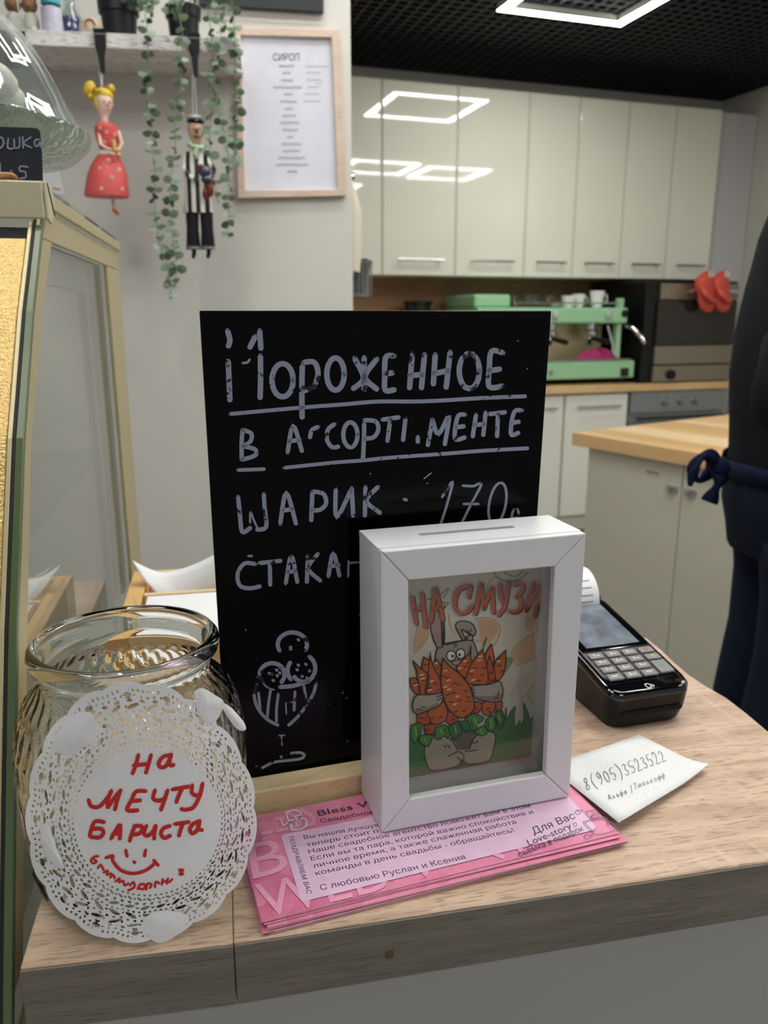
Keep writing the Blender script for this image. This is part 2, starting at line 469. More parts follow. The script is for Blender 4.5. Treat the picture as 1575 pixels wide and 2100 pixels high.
for du, dv, w_ in ((.35, -2.0, 'right of the counter, next but one to the wall'), (1.02, -2.1, 'nearest the right wall'), (-1.3, -1.35, 'just before the shelf wall'), (-.85, -2.35, 'straight above the counter'), (-2.2, -2.5, 'above the display case'), (.2, -3.2, 'behind the viewer at the right'), (-1.4, -4.3, 'farthest behind the viewer')):
    led(lu+du, lv+dv, 'white square LED ceiling frame '+w_)

# ------------------------------------------------------------------ upper cabinets
hm = m_steel
def handle(parent, u0, u1, z, v, nm='handle'):
    mb = MB(); r = .005
    mb.tube([K(u0, v-.03, z), K(u1, v-.03, z)], r, 8)
    for uu in (u0+.02, u1-.02): mb.tube([K(uu, v-.03, z), K(uu, v+.0, z)], .004, 6)
    obj(nm, mb, hm, parent, smooth=True)
seams = [-1.18, -.794, -.407, -.019, .267, .560, .851, 1.146]
UV0 = .27; ZB, ZT = 1.447, 2.326
names_u = ['hidden half behind the wall corner, leftmost of the row', 'first full door right of the wall corner', 'second full door from the wall corner',
           'third door from the wall corner, narrower than the two before it', 'middle narrow door above the coffee machine', 'narrow door above the tall black oven side', 'last narrow door before the grey end panel']
for i in range(7):
    a, b = seams[i], seams[i+1]
    t = kthing('wall_cabinet', (a+b)/2, UV0, ZB, 'glossy white wall cabinet, '+names_u[i], 'cabinet', 'glossy white wall cabinets')
    mb = MB(); mb.box(a, b, UV0+.006, WALLV, ZB, ZT, KT); obj('body', mb, m_seam, t)
    mb = MB(); mb.box(a+.007, b-.007, UV0, UV0+.0055, ZB+.002, ZT-.002, KT); 
    tilt = (random.random()-.5)*.004
    obj('door', mb, m_gloss, t, bevel=.0015)
    w = b-a
    if i: handle(t, a+w*.2, b-w*.17, ZB+.075, UV0)
mb = MB(); mb.box(1.15, 1.40, UV0+.03, WALLV, .0, ZT-.002, KT)
obj('tall_end_panel', mb, mat('pale_grey_panel', 'c3c2c4', .5), label='pale grey tall end panel at the right end of the white wall cabinets', cat='panel', bevel=.002)

# splashback
mb = MB(); mb.box(-2.4, 1.148, WALLV-.015, WALLV, .901, ZB-.002, KT)
obj('splashback', mb, m_splash, label='brown wood-look splashback under the wall cabinets', cat='splashback')

# worktop and lower cabinets
mb = MB(); mb.box(-1.9, 1.148, 0, WALLV-.016, .862, .90, KT)
obj('kitchen_worktop', mb, m_oakk, label='light wood kitchen worktop along the back wall', cat='worktop', bevel=.003)
low = [(-1.5, -.98), (-.97, -.43), (-.42, .118), (.126, .506)]
ln = ['hidden leftmost behind the black sign', 'second from left behind the black sign', 'under the coffee machine, half hidden by the black sign', 'right of the black sign, next to the grey oven']
for (a, b), nm in zip(low, ln):
    t = kthing('base_cabinet', (a+b)/2, .03, 0, 'white kitchen base cabinet, '+nm, 'cabinet', 'white base cabinets')
    mb = MB(); mb.box(a-.003, b+.003, .045, WALLV-.016, .12, .861, KT); obj('body', mb, m_seam, t)
    mb = MB(); mb.box(a+.004, b-.004, .025, .044, .205, .85, KT); obj('door', mb, m_frontlow, t, bevel=.0015)
    mb = MB(); mb.box(a-.003, b+.003, .08, .1, 0, .12, KT); obj('plinth', mb, mat('plinth_beige', 'b7b1a2', .6), t)
    handle(t, a+.07 if b < .2 else a+.06, b-.05 if b < .2 else b-.06, .79, .025)
# grey under-counter oven
t = kthing('grey_oven', .82, .02, 0, 'grey built-in oven with three knobs under the worktop', 'oven')
mb = MB(); mb.box(.515, 1.13, .03, WALLV-.02, .1, .86, KT); obj('body', mb, m_steel_d, t)
mb = MB(); mb.box(.515, 1.13, .012, .029, .745, .856, KT); obj('control_panel', mb, m_steel_d, t, bevel=.002)
mb = MB(); mb.box(.515, 1.13, .012, .029, .15, .70, KT); obj('door', mb, mat('oven_glass_grey', '6e7379', .15), t, bevel=.002)
for k in range(3):
    q = onpl((1363, 1395, 1424)[k], 823-k*1.2, K(0, .012, 0), KV); uu = (q-KO).dot(KU); zz = q.z
    mb = MB(); T = align(K(uu, .012, zz), -KV); mb.lathe([(.0, 0), (.021, 0), (.021, .012), (.016, .02), (.0, .02)], T, 20)
    mb.box(-.004, .004, -.018, .018, .0201, .028, T)
    obj('knob', mb, m_steel, t, smooth=True)
mb = MB(); mb.tube([K(.54, -.02, .72), K(1.11, -.02, .72)], .008, 8)
for uu in (.57, 1.08): mb.tube([K(uu, -.02, .72), K(uu, .012, .72)], .006, 6)
obj('handle', mb, mat('dark_handle', '3a3d40', .4, metal=.5), t, smooth=True)

# countertop oven / tall built in oven with its black side
t = kthing('black_oven', .9, .05, .902, 'black oven with steel front strips standing on the wooden worktop', 'oven')
mb = MB(); mb.box(.572, 1.146, .03, .55, .903, 1.43, KT); obj('body', mb, m_black, t, bevel=.004)
tan = mat('warm_steel', '9c9284', .3, metal=.7)
mb = MB(); mb.box(.65, 1.14, .012, .0295, 1.335, 1.415, KT); obj('upper_panel', mb, tan, t, bevel=.002)
mb = MB(); mb.box(.64, 1.14, .012, .0295, 1.10, 1.33, KT); obj('door_glass', mb, mat('dark_oven_glass', '2c2520', .06, coat=.5), t, bevel=.002)
mb = MB(); mb.box(.64, 1.14, .010, .0295, 1.0, 1.095, KT); obj('middle_panel', mb, tan, t, bevel=.002)
mb = MB(); mb.box(.637, 1.146, .008, .0295, .908, .992, KT); obj('lower_panel', mb, tan, t, bevel=.002)
q = onpl(1374, 768, K(0, .008, 0), KV); uu = (q-KO).dot(KU)
mb = MB(); mb.lathe([(.0, 0), (.026, 0), (.024, .018), (.0, .02)], align(K(uu, .008, q.z), -KV), 20); obj('knob', mb, m_black, t, smooth=True)
mb = MB(); mb.tube([K(.80, -.03, 1.375), K(1.12, -.03, 1.375)], .009, 8); mb.tube([K(.82, -.03, 1.375), K(.82, .012, 1.375)], .007, 6); mb.tube([K(1.1, -.03, 1.375), K(1.1, .012, 1.375)], .007, 6)
obj('handle', mb, m_chrome, t, smooth=True)

# oven gloves hung on the handle
def glove(px, lab):
    c = onpl(px, 598, K(0, -.05, 0), KV)
    t = thing('oven_glove', c, lab, 'oven glove', math.atan2(KU.y, KU.x), 'red oven gloves')
    T = frame(c, KU, KV, (0, 0, 1))
    mb = MB(); mb.loft([[T @ Vector((x*sx+ox, y*th, z)) for x, y in [(math.cos(a), math.sin(a)) for a in [2*math.pi*i/14 for i in range(14)]]]
        for z, sx, th, ox in ((-.105, .012, .01, .02), (-.09, .04, .02, .02), (-.05, .052, .026, .012), (-.01, .05, .028, .004), (.03, .058, .03, -.01), (.06, .056, .03, -.018), (.088, .03, .02, -.008), (.105, .01, .01, 0))])
    red = mat('red_silicone', 'd45244', .45, bump=.2, bscale=120, vary=.1, vscale=30)
    obj('mitt', mb, red, t, smooth=True)
    mb = MB(); mb.tube([T @ Vector(p) for p in ((-.04, -.02, .02), (-.035, -.045, -.015), (-.005, -.05, -.04), (.03, -.04, -.05))], [.014, .018, .018, .012], 10)
    obj('thumb_flap', mb, red, t, smooth=True)
    mb = MB(); mb.tube([T @ Vector((.012*math.cos(a), -.01-.02, .085+.012*math.sin(a))) for a in [2*math.pi*i/12 for i in range(12)]], .003, 6, closed=True)
    obj('hanging_loop', mb, m_whiteg, t, smooth=True)
glove(1447, 'red silicone oven glove hanging at the left on the black oven handle')
glove(1479, 'red silicone oven glove beside the dark-clothed person, right of the other glove')

# ------------------------------------------------------------------ coffee machine
mint = mat('mint_enamel', '9fd0a4', .35, coat=.3, vary=.03, vscale=5)
t = kthing('espresso_machine', .1, .25, .902, 'mint green two-group espresso machine on the wooden worktop', 'coffee machine')
mb = MB(); mb.box(-.36, .555, .06, .5, .93, 1.02, KT); obj('base', mb, mint, t, bevel=.008)
for a, b in ((-.32, .1), (-.32, .44), (.5, .1), (.5, .44)):
    mb = MB(); mb.lathe([(0, 0), (.022, 0), (.018, .03), (0, .03)], KT @ Matrix.Translation((a, b, .902)), 12); obj('foot', mb, m_blackm, t)
mb = MB(); mb.box(-.33, .53, .0601, .2, 1.021, 1.03, KT); obj('drip_tray', mb, m_steel, t, bevel=.002)
mb = MB(); mb.box(-.36, .47, .26, .5, 1.021, 1.21, KT); obj('back_body', mb, mat('beige_steel', 'c9b994', .3, metal=.4), t, bevel=.004)
mb = MB(); mb.box(-.36, .505, .08, .5, 1.212, 1.292, KT); obj('top_panel', mb, mint, t, bevel=.01)
mb = MB(); mb.box(-.36, -.16, .12, .5, 1.293, 1.355, KT); obj('raised_box', mb, mint, t, bevel=.012)
for a in (-.34, .455):
    mb = MB(); mb.box(a, a+.03, .1, .14, 1.031, 1.211, KT); obj('front_post', mb, mint, t, bevel=.004)
mb = MB(); mb.box(.455, .49, .1, .13, 1.293, 1.34, KT); obj('rail_post', mb, mint, t, bevel=.004)
mb = MB(); mb.tube([K(-.15, .1, 1.315), K(.455, .1, 1.315)], .004, 8); mb.tube([K(-.15, .49, 1.315), K(.455, .49, 1.315), K(.47, .13, 1.315)], .004, 8)
for uu in (-.14, .1, .3): mb.tube([K(uu, .1, 1.293), K(uu, .1, 1.315)], .003, 6)
obj('cup_rail', mb, m_chrome, t, smooth=True)
for px in (1137, 1246):
    q = onpl(px, 645, K(0, .08, 0), KV); mb = MB(); mb.lathe([(0, 0), (.018, 0), (.016, .02), (0, .022)], align(q, -KV), 18); obj('pressure_dial', mb, m_chrome, t, smooth=True)
q = onpl(1281, 643, K(0, .08, 0), KV)
mb = MB(); T = align(q, -KV); mb.lathe([(0, 0), (1, 0), (1, .004), (0, .005)], T @ Matrix.Diagonal((.02, .02, 1, 1)), 20); obj('badge', mb, m_blackm, t)
q = onpl(1280, 763, K(0, .06, 0), KV); mb = MB(); uu = (q-KO).dot(KU); mb.box(uu-.024, uu+.024, .052, .0599, q.z-.022, q.z+.022, KT); obj('power_switch', mb, mat('dark_switch', '2a1f1c', .4), t, bevel=.002)
q = onpl(1129, 763, K(0, .06, 0), KV); mb = MB(); mb.lathe([(0, 0), (.014, 0), (.012, .008), (0, .01)], align(q, -KV), 18); obj('round_badge', mb, m_steel, t, smooth=True)
for px in (1143, 1226, 1060):
    q = onpl(px, 672, K(0, .1, 0), KV); uu = (q-KO).dot(KU)
    mb = MB(); T = KT @ Matrix.Translation((uu, .17, 0))
    mb.lathe([(0, 1.13), (.03, 1.13), (.036, 1.14), (.036, 1.17), (.026, 1.18), (.026, 1.21), (0, 1.21)], T, 22)
    g = obj('group_head', mb, m_chrome, t, smooth=True)
    mb = MB(); mb.tube([K(uu, .14, 1.135), K(uu+.01, .02, 1.12)], [.012, .014], 10); mb.tube([K(uu, .17, 1.13), K(uu, .17, 1.10)], .01, 8)
    h = obj('portafilter', mb, m_blackm, g, smooth=True)
mb = MB(); mb.tube([K(.48, .06, 1.2), K(.50, .02, 1.19), K(.53, -.02, 1.14), K(.54, -.03, 1.11)], [.008, .012, .013, .009], 10); obj('steam_lever', mb, m_chrome, t, smooth=True)
mb = MB(); mb.tube([K(.40, .1, 1.2), K(.41, .07, 1.12), K(.42, .05, 1.05)], .005, 8); obj('steam_wand', mb, m_chrome, t, smooth=True)
# cloth
mb = MB(); rings = []
for j in range(9):
    r = 1-j/8; rings.append([K(.36+.13*r*math.cos(a)*(1+.1*math.sin(3*a)), .11+.045*r*math.sin(a), 1.031+.05*(1-r**2)*(1+.15*math.sin(5*a))) for a in [2*math.pi*i/24 for i in range(24)]])
mb.loft(rings); obj('cloth', mb, mat('magenta_cloth', 'a8336b', .9, vary=.15, vscale=40), label='magenta cloth bundled on the drip tray of the coffee machine', cat='cloth', smooth=True)
# cups on the machine
def cup(u, v, z, r, h, m, label, group, turned=False):
    t = kthing('coffee_cup', u, v, z, label, 'cup', group)
    p = [(.0, 0), (r*.62, 0), (r*.8, h*.25), (r, h), (r*.93, h), (r*.72, h*.28), (0, h*.1)]
    mb = MB(); mb.lathe(p, KT @ Matrix.Translation((u, v, z)), 20); obj('bowl', mb, m, t, smooth=True)
    mb = MB(); mb.tube([K(u+r*.85, v, z+h*.8), K(u+r*1.5, v, z+h*.75), K(u+r*1.5, v, z+h*.35), K(u+r*.75, v, z+h*.25)], .004, 6); obj('handle', mb, m, t, smooth=True)
zt = 1.293
g1 = thin_glass('clear_cup_glass', 'eef2f2')
for i, (u, v) in enumerate(((-.10, .2), (-.04, .16), (.02, .2), (.07, .15))):
    t = kthing('glass_tumbler', u, v, zt, 'small clear glass on the coffee machine, '+('first', 'second', 'third', 'fourth')[i]+' from the left', 'glass', 'clear glasses on the coffee machine')
    mb = MB(); mb.lathe([(0, 0), (.02, 0), (.026, .065), (.0245, .065), (.0185, .004), (0, .004)], KT @ Matrix.Translation((u, v, zt)), 20); obj('glass_wall', mb, g1, t, smooth=True)
cup(.215, .2, zt, .038, .06, m_whiteg, 'white patterned cup, left one on the coffee machine', 'white cups')
cup(.30, .24, zt, .036, .07, m_whiteg, 'white cup in the middle on the coffee machine', 'white cups')
cup(.375, .18, zt, .04, .085, m_whiteg, 'tall white cup at the right on the coffee machine', 'white cups')
for k in range(3):
    mb = MB(); mb.lathe([(0, 0), (.04, 0), (.065, .01), (.065, .013), (.038, .004), (0, .004)], KT @ Matrix.Translation((.25, .32, zt+.006*k)), 24)
    obj('saucer', mb, m_whiteg, smooth=True, label='white saucer, '+('lowest', 'middle', 'topmost')[k]+' of the small stack on the coffee machine', cat='saucer', group='stacked saucers')
# dark jars at the splashback left
t = kthing('coffee_grinder', -.52, .4, .902, 'dark coffee grinder against the splashback, left of the mint machine', 'grinder')
mb = MB(); mb.box(-.62, -.46, .36, .52, .903, 1.16, KT); obj('body', mb, m_black, t, bevel=.01)
mb = MB(); mb.lathe([(0, 1.161), (.04, 1.161), (.07, 1.30), (.07, 1.31), (0, 1.31)], KT @ Matrix.Translation((-.54, .44, 0)), 20); obj('hopper', mb, mat('smoked_plastic', '2a2522', .2), t, smooth=True)
mb = MB(); mb.lathe([(0, 1.311), (.078, 1.311), (.078, 1.325), (0, 1.33)], KT @ Matrix.Translation((-.54, .44, 0)), 20); obj('lid', mb, m_black, t, smooth=True)

# ------------------------------------------------------------------ island
IO = onz(1173.4, 886.8, .9); IU = Vector((.555, -.832, 0)); IV = Vector((.832, .555, 0))
IT = frame(Vector((IO.x, IO.y, 0)), IU, IV, (0, 0, 1))
def I(u, v, z): return IT @ Vector((u, v, z))
t = thing('kitchen_island', (IO.x, IO.y, 0), 'kitchen island with thick light wood top and beige cabinet body', 'island', math.atan2(IU.y, IU.x))
# staves of the wooden top
m_stave = [wood('island_stave_a', 'd8b07b', 'e2bd8a', 'b78c58', ang=0, stretch=16, scale=6, rough=.35, pores=.25),
           wood('island_stave_b', 'e3c496', 'ecd0a5', 'c49c68', ang=0, stretch=16, scale=6, rough=.35, pores=.25),
           wood('island_stave_c', 'cfa56e', 'dab37f', 'a97f4d', ang=0, stretch=16, scale=6, rough=.35, pores=.25)]
n = 14
for i in range(n):
    a = 1.0*i/n; mb = MB(); mb.box(0, 1.3, a+.0004, 1.0*(i+1)/n-.0004, .86, .90, IT)
    obj('top_stave', mb, m_stave[(i*2+i//3) % 3], t, bevel=.001, seg=1)
beige = mat('beige_laminate', 'c8c5b6', .5, vary=.02, vscale=4)
mb = MB(); mb.box(.05, 1.25, .045, .97, .0, .859, IT); obj('body', mb, beige, t)
q = onpl(1402, 960, I(0, .025, 0), IV); su = (q-Vector((IO.x, IO.y, 0))).dot(IU)
for a, b in ((.05, su), (su, 1.25)):
    mb = MB(); mb.box(a+.0015, b-.0015, .025, .044, .02, .856, IT); dr = obj('door', mb, beige, t, bevel=.001)
    uu = su-.03 if a < .1 else su+.03
    mb = MB(); mb.box(uu-.018, uu+.018, .018, .0249, .775, .79, IT); mb.tube([I(uu, .021, .783), I(uu, .005, .783)], .006, 8); obj('latch', mb, m_steel, dr)
mb = MB(); uu = su-.09; mb.box(uu-.035, uu+.01, .0225, .0249, .815, .82, IT); obj('small_plate', mb, m_steel_d, t)

# ------------------------------------------------------------------ person in dark clothes, seen from behind at the right edge
def skin(name, vs, es, rs, m, parent, sub=2, root=0, **pr):
    me = bpy.data.meshes.new(name); inv = wm(parent).inverted()
    me.from_pydata([tuple(inv @ Vector(p)) for p in vs], es, []); me.materials.append(m)
    o = bpy.data.objects.new(name, me); COL.objects.link(o); o.parent = parent; WM[o.name] = wm(parent).copy()
    sm = o.modifiers.new('skin', 'SKIN'); sm.use_smooth_shade = True; sm.branch_smoothing = .6
    for i, r in enumerate(rs):
        me.skin_vertices[0].data[i].radius = r if isinstance(r, tuple) else (r, r)
    me.skin_vertices[0].data[root].use_root = True
    s = o.modifiers.new('sub', 'SUBSURF'); s.levels = sub; s.render_levels = sub
    return props(o, **pr)
PY = 1.35
per = thing('person', (.69, PY, 0), 'person in navy sweater and tied navy apron, standing at the right edge of the picture', 'person')
navy = mat('navy_knit', '15181f', .95, spec=.2, bump=.3, bscale=300, vary=.15, vscale=20)
jeans = mat('dark_denim', '141c2f', .9, spec=.2, bump=.2, bscale=400, vary=.15, vscale=12)
apron_m = mat('navy_apron', '121836', .85, spec=.2, vary=.1, vscale=15)
skin_m = mat('skin', 'd8a98c', .55, vary=.04, vscale=20)
hair_m = mat('brown_hair', '3a261b', .6, bump=.5, bscale=200)
# one continuous body: torso, neck, head, arms with hands, legs with feet
B = []; Eg = []; Rr = []
def nv(p, r, fr=None):
    B.append(p); Rr.append(r)
    if fr is not None: Eg.append((fr, len(B)-1))
    return len(B)-1
pel = nv((.70, PY, .94), (.085, .11))
sp1 = nv((.70, PY, 1.10), (.08, .11), pel); sp2 = nv((.70, PY, 1.27), (.085, .12), sp1); sp3 = nv((.72, PY, 1.39), (.07, .11), sp2)
nk = nv((.735, PY, 1.55), .052, sp3); hb = nv((.765, PY, 1.62), (.07, .065), nk); h2 = nv((.775, PY, 1.69), (.092, .075), hb); h3 = nv((.77, PY, 1.76), (.075, .065), h2)
ns = nv((.865, PY, 1.675), .014, h2)
for sgn in (-1, 1):
    sh = nv((.705 if sgn < 0 else .74, PY+sgn*.16, 1.375), .042, sp3)
    nr = sgn < 0
    um = nv((.60 if nr else .80, PY+sgn*(.212 if nr else .20), 1.28), .036, sh)
    el = nv((.546 if nr else .80, PY+sgn*.232, 1.168), .033, um)
    fm = nv((.605 if nr else .84, PY+sgn*.222, 1.118), .030, el); f2_ = nv((.76 if nr else .87, PY+sgn*.198, 1.10), .027, fm)
    wr = nv((.875, PY+sgn*.167, 1.10), .024, f2_)
    pm = nv((.93, PY+sgn*.15, 1.10), (.035, .018), wr)
    for k in range(4):
        f1 = nv((.975, PY+sgn*.15+(k-1.5)*.019, 1.10), .009, pm); f2 = nv((1.0+.004*(k in (1, 2)), PY+sgn*.15+(k-1.5)*.02, 1.085), .008, f1); nv((1.008, PY+sgn*.15+(k-1.5)*.02, 1.062), .007, f2)
    t1 = nv((.925, PY+sgn*.11, 1.09), .010, pm); nv((.955, PY+sgn*.095, 1.08), .009, t1)
    hp = nv((.70, PY+sgn*.088, .86), .062, pel); kn = nv((.70, PY+sgn*.088, .48), .045, hp); an = nv((.67, PY+sgn*.10, .09), .038, kn)
    ft = nv((.74, PY+sgn*.105, .045), .036, an); nv((.84, PY+sgn*.11, .035), .028, ft)
skin('body', B, Eg, Rr, skin_m, per, sub=1)
# face details
mb = MB()
for s_ in (-1, 1): mb.ell((.855, PY+s_*.03, 1.70), (.010, .013, .009), 12)
obj('eyes', mb, m_whiteg, per, smooth=True, label='white eyes')
mb = MB(); mb.ell((.853, PY, 1.635), (.012, .026, .007), 12); obj('mouth', mb, mat('lips', 'b0665c', .5), per, smooth=True, label='pink mouth')
mb = MB()
for s_ in (-1, 1): mb.ell((.77, PY+s_*.082, 1.685), (.018, .010, .03), 12)
obj('ears', mb, skin_m, per, smooth=True)
mb = MB(); mb.ell((.755, PY, 1.74), (.108, .09, .10), 20); mb.ell((.70, PY, 1.67), (.055, .07, .09), 16); obj('hair', mb, hair_m, per, smooth=True)
# sweater: outline of the back taken as x at each height
def ringx(z, xb, d, w, y=PY, sq=1.0, n=28):
    r = []; xb = xb+.03
    for i in range(n):
        a = 2*math.pi*i/n; c, s = math.cos(a), math.sin(a)
        r.append(Vector((xb+d/2+d/2*c, y+w/2*(abs(s)**.85)*(1 if s > 0 else -1), z+.004*math.sin(5*a+z*40))))
    return r
prof = [(.965, .558, .24, .34), (1.0, .553, .245, .345), (1.03, .557, .24, .34), (1.08, .552, .245, .335), (1.12, .547, .25, .34), (1.17, .544, .255, .35), (1.24, .549, .255, .37), (1.30, .560, .25, .39), (1.34, .569, .245, .40), (1.39, .574, .245, .38), (1.43, .586, .235, .36), (1.46, .604, .21, .32), (1.49, .625, .18, .26), (1.515, .65, .15, .19), (1.545, .66, .13, .15)]
mb = MB(); mb.loft([ringx(*p) for p in prof]); sw = obj('sweater', mb, navy, per, smooth=True, angle=180)
mb = MB(); mb.loft([ringx(z, x, d, w) for z, x, d, w in ((1.54, .661, .13, .15), (1.565, .668, .125, .14), (1.566, .675, .11, .12))], cap=False); obj('collar', mb, navy, sw, smooth=True)
for sgn in (-1, 1):
    e = (.542 if sgn < 0 else .80, PY+sgn*.235, 1.165)
    pts = smooth2([(.70, PY+sgn*.11, 1.42), (.65 if sgn < 0 else .74, PY+sgn*.17, 1.385), (.592 if sgn < 0 else .80, PY+sgn*.20, 1.27), e, (e[0]+.055, e[1]-sgn*.01, 1.115), (.76 if sgn < 0 else .87, PY+sgn*.20, 1.10), (.875 if sgn < 0 else .90, PY+sgn*.165, 1.10)], 4)
    rr = []
    for i, p in enumerate(pts):
        f = i/(len(pts)-1); rr.append(.060-.022*f+.004*math.sin(i*2.1)+(.006 if .38 < f < .6 else 0))
    mb = MB(); mb.tube(pts, rr, 18); obj('sleeve', mb, navy, sw, smooth=True, angle=180)
# jeans
def legring(z, xb, d, y, w, n=22): return ringx(z, xb, d, w, y=y, n=n)
mb = MB(); mb.loft([ringx(z, x, d, w) for z, x, d, w in ((.86, .572, .24, .34), (.90, .565, .25, .35), (.94, .553, .262, .355), (.968, .553, .258, .352), (1.0, .556, .248, .345))])
je = obj('jeans', mb, jeans, per, smooth=True, angle=180)
for sgn in (-1, 1):
    y = PY+sgn*.088
    mb = MB(); mb.loft([legring(z, x+(.0 if sgn < 0 else .03), d, y, w) for z, x, d, w in ((.90, .572, .22, .165), (.86, .574, .21, .17), (.80, .582, .195, .165), (.70, .583, .185, .155), (.62, .575, .185, .15), (.55, .567, .185, .145), (.48, .575, .165, .14), (.3, .59, .155, .13), (.08, .60, .15, .13))])
    obj('trouser_leg', mb, jeans, je, smooth=True, angle=180)
    mb = MB(); mb.ell((.72, y+sgn*.01, .04), (.15, .05, .045), 20); mb.box(.58, .86, y+sgn*.01-.045, y+sgn*.01+.045, .001, .018); obj('shoe', mb, m_blackm, per, smooth=True)
# apron: panel over the front and hip with a waist band and a bow at the back
def apr(z, xb, d, w, a0, a1, n=20):
    r = []; xb = xb+.03
    for i in range(n+1):
        a = R_(a0+(a1-a0)*i/n); c, s = math.cos(a), math.sin(a)
        r.append(Vector((xb+d/2+(d/2+.008)*c, PY+(w/2+.008)*(abs(s)**.85)*(1 if s > 0 else -1), z)))
    return r
mb = MB(); mb.loft([apr(z, x, d, w, -125+k, 125-k) for z, x, d, w, k in ((1.012, .556, .25, .346, 0), (.968, .553, .262, .354, 6), (.94, .553, .266, .357, 12), (.86, .572, .25, .345, 18), (.75, .58, .24, .34, 22), (.6, .57, .25, .34, 24), (.45, .57, .25, .34, 24))], cap=False, closed=False)
ap = obj('apron', mb, apron_m, per, smooth=True, angle=180)
so = ap.modifiers.new('thick', 'SOLIDIFY'); so.thickness = .003
mb = MB(); mb.loft([ringx(z, x-.009, d+.018, w+.018) for z, x, d, w in ((.995, .555, .246, .346), (1.02, .556, .242, .342))], cap=False); wb = obj('waist_band', mb, apron_m, ap, smooth=True)
so = wb.modifiers.new('thick', 'SOLIDIFY'); so.thickness = .003
def strap(pix, w, ds):
    pts = [ony(x, y, PY-.03+d)-Vector((.025, 0, 0)) for (x, y), d in zip(pix, ds)]
    pts = [Vector(p) for p in smooth2([tuple(p) for p in pts], 4)]
    mb = MB(); ring = []
    for i, p in enumerate(pts):
        d = (pts[min(i+1, len(pts)-1)]-pts[max(i-1, 0)]).normalized(); s = d.cross(Vector((0, 1, 0))).normalized()
        ww = w*(.8+.3*math.sin(i*.7)); th = .003
        ring.append([p+s*ww/2, p+Vector((0, th, 0)), p-s*ww/2, p-Vector((0, th, 0))])
    mb.loft(ring); return mb
kn = MB(); kn.ell(ony(1472, 958, PY-.03)-Vector((.025, 0, 0)), (.02, .022, .017), 14)
for nm, args in (('bow_loop', ([(1474, 955), (1455, 930), (1432, 940), (1421, 965), (1432, 985), (1452, 972), (1470, 960)], .02, [0, -.01, -.02, -.02, -.01, 0, 0])),
                 ('bow_tail', ([(1472, 958), (1448, 935), (1432, 952), (1420, 975), (1415, 997)], .017, [-.01, -.03, -.04, -.04, -.04])),
                 ('bow_tail', ([(1474, 962), (1476, 985), (1466, 1005), (1454, 1030)], .028, [-.01, -.02, -.02, -.02]))):
    obj(nm, strap(*args), apron_m, ap, smooth=True, angle=180)
obj('bow_knot', kn, apron_m, ap, smooth=True)
per.matrix_world = Matrix.Translation(Vector((.025, 0, 0))) @ per.matrix_world

# ------------------------------------------------------------------ left wall: framed sheet, black board, shelf
def wfr(o):  # frame on the wall surface at world point o
    return frame(o, WU, (0, 0, 1), -WN)
t = thing('framed_syrup_list', W_(600, 406), 'white printed sheet in a pale wooden frame on the white wall', 'picture', math.atan2(WU.y, WU.x))
fr_m = wood('pink_oak', 'cbb3a2', 'd9c4b4', 'a98f7e', stretch=10, scale=18, pores=.3)
oc = [W_(x, y, .001) for x, y in ((484, 58), (694, 65), (708, 403), (488, 408))]
ic = [W_(x, y, .001) for x, y in ((494, 76), (679, 81), (692, 391), (503, 392))]
for i in range(4):
    j = (i+1) % 4; mb = MB(); mb.extr([oc[i], oc[j], ic[j], ic[i]], -WN*.014); obj('frame_rail', mb, fr_m, t, bevel=.001)
mb = MB(); mb.extr(ic, -WN*.004); pg = obj('paper', mb, mat('printed_paper', 'dcdce8', .6, vary=.03, vscale=30), t)
ink = mat('grey_ink', '4a4a52', .7); inkb = mat('black_ink', '141418', .6); gk = mat('pale_print', '8f9098', .7)
def q_(x, y, off=.0056): return W_(440+x/3.15, y/3.15, off)
mb = MB(); add_text(mb, 'СИРОП', q_(378, 392), q_(548, 392), q_(378, 345), Vector(), bold=.03); obj('title', mb, inkb, pg, label='black printed title reading СИРОП')
mb = MB(); rnd = random.Random(3)
for y, x0, x1 in ((427, 418, 515), (472, 440, 498), (518, 432, 512), (565, 382, 570), (610, 452, 505), (656, 425, 535), (702, 455, 508), (748, 440, 530), (793, 428, 550), (840, 442, 543), (886, 468, 520), (931, 433, 563), (975, 445, 555), (1020, 412, 592), (1065, 400, 610), (1110, 472, 545)):
    x = x0
    while x < x1-8:
        mb.poly([q_(x, y+8), q_(x+2.6, y+8), q_(x+2.6, y-8), q_(x, y-8)]); mb.poly([q_(x+2.6, y-4), q_(x+8, y-8), q_(x+8, y-5), q_(x+2.6, y)]) if rnd.random() < .5 else mb.poly([q_(x+2.6, y+8), q_(x+8, y+8), q_(x+8, y+5), q_(x+2.6, y+5)])
        x += 11
obj('printed_lines', mb, ink, pg)
mb = MB()
def qq(x, y): return q_(x, y, .0056)
for y, x0, x1 in ((430, 585, 745), (470, 590, 690), (517, 590, 695), (563, 600, 690), (608, 585, 685), (655, 578, 690)):
    pts = [(x0+i*7, y+(5 if i % 2 else -5)) for i in range(int((x1-x0)/7))]
    mb.stroke(pts, 2.4, qq)
mb.stroke([(650, 538), (700, 536)], 3, qq)
obj('handwritten_notes', mb, gk, pg)

t = thing('wall_sign', W_(560, 22), 'black sign board high on the wall above the framed sheet', 'sign', math.atan2(WU.y, WU.x))
c = [W_(x, y, .001) for x, y in ((410, 14), (663, 29), (662, -150), (400, -170))]
mb = MB(); mb.extr(c, -WN*.012); obj('panel', mb, mat('slate_black', '25262b', .5), t, bevel=.001)
mb = MB(); mb.extr([W_(x, y, .0135) for x, y in ((414, 16), (662, 29.5), (662, 27), (414, 13.5))], -WN*.002); obj('lower_edge_strip', mb, m_blackm, t)

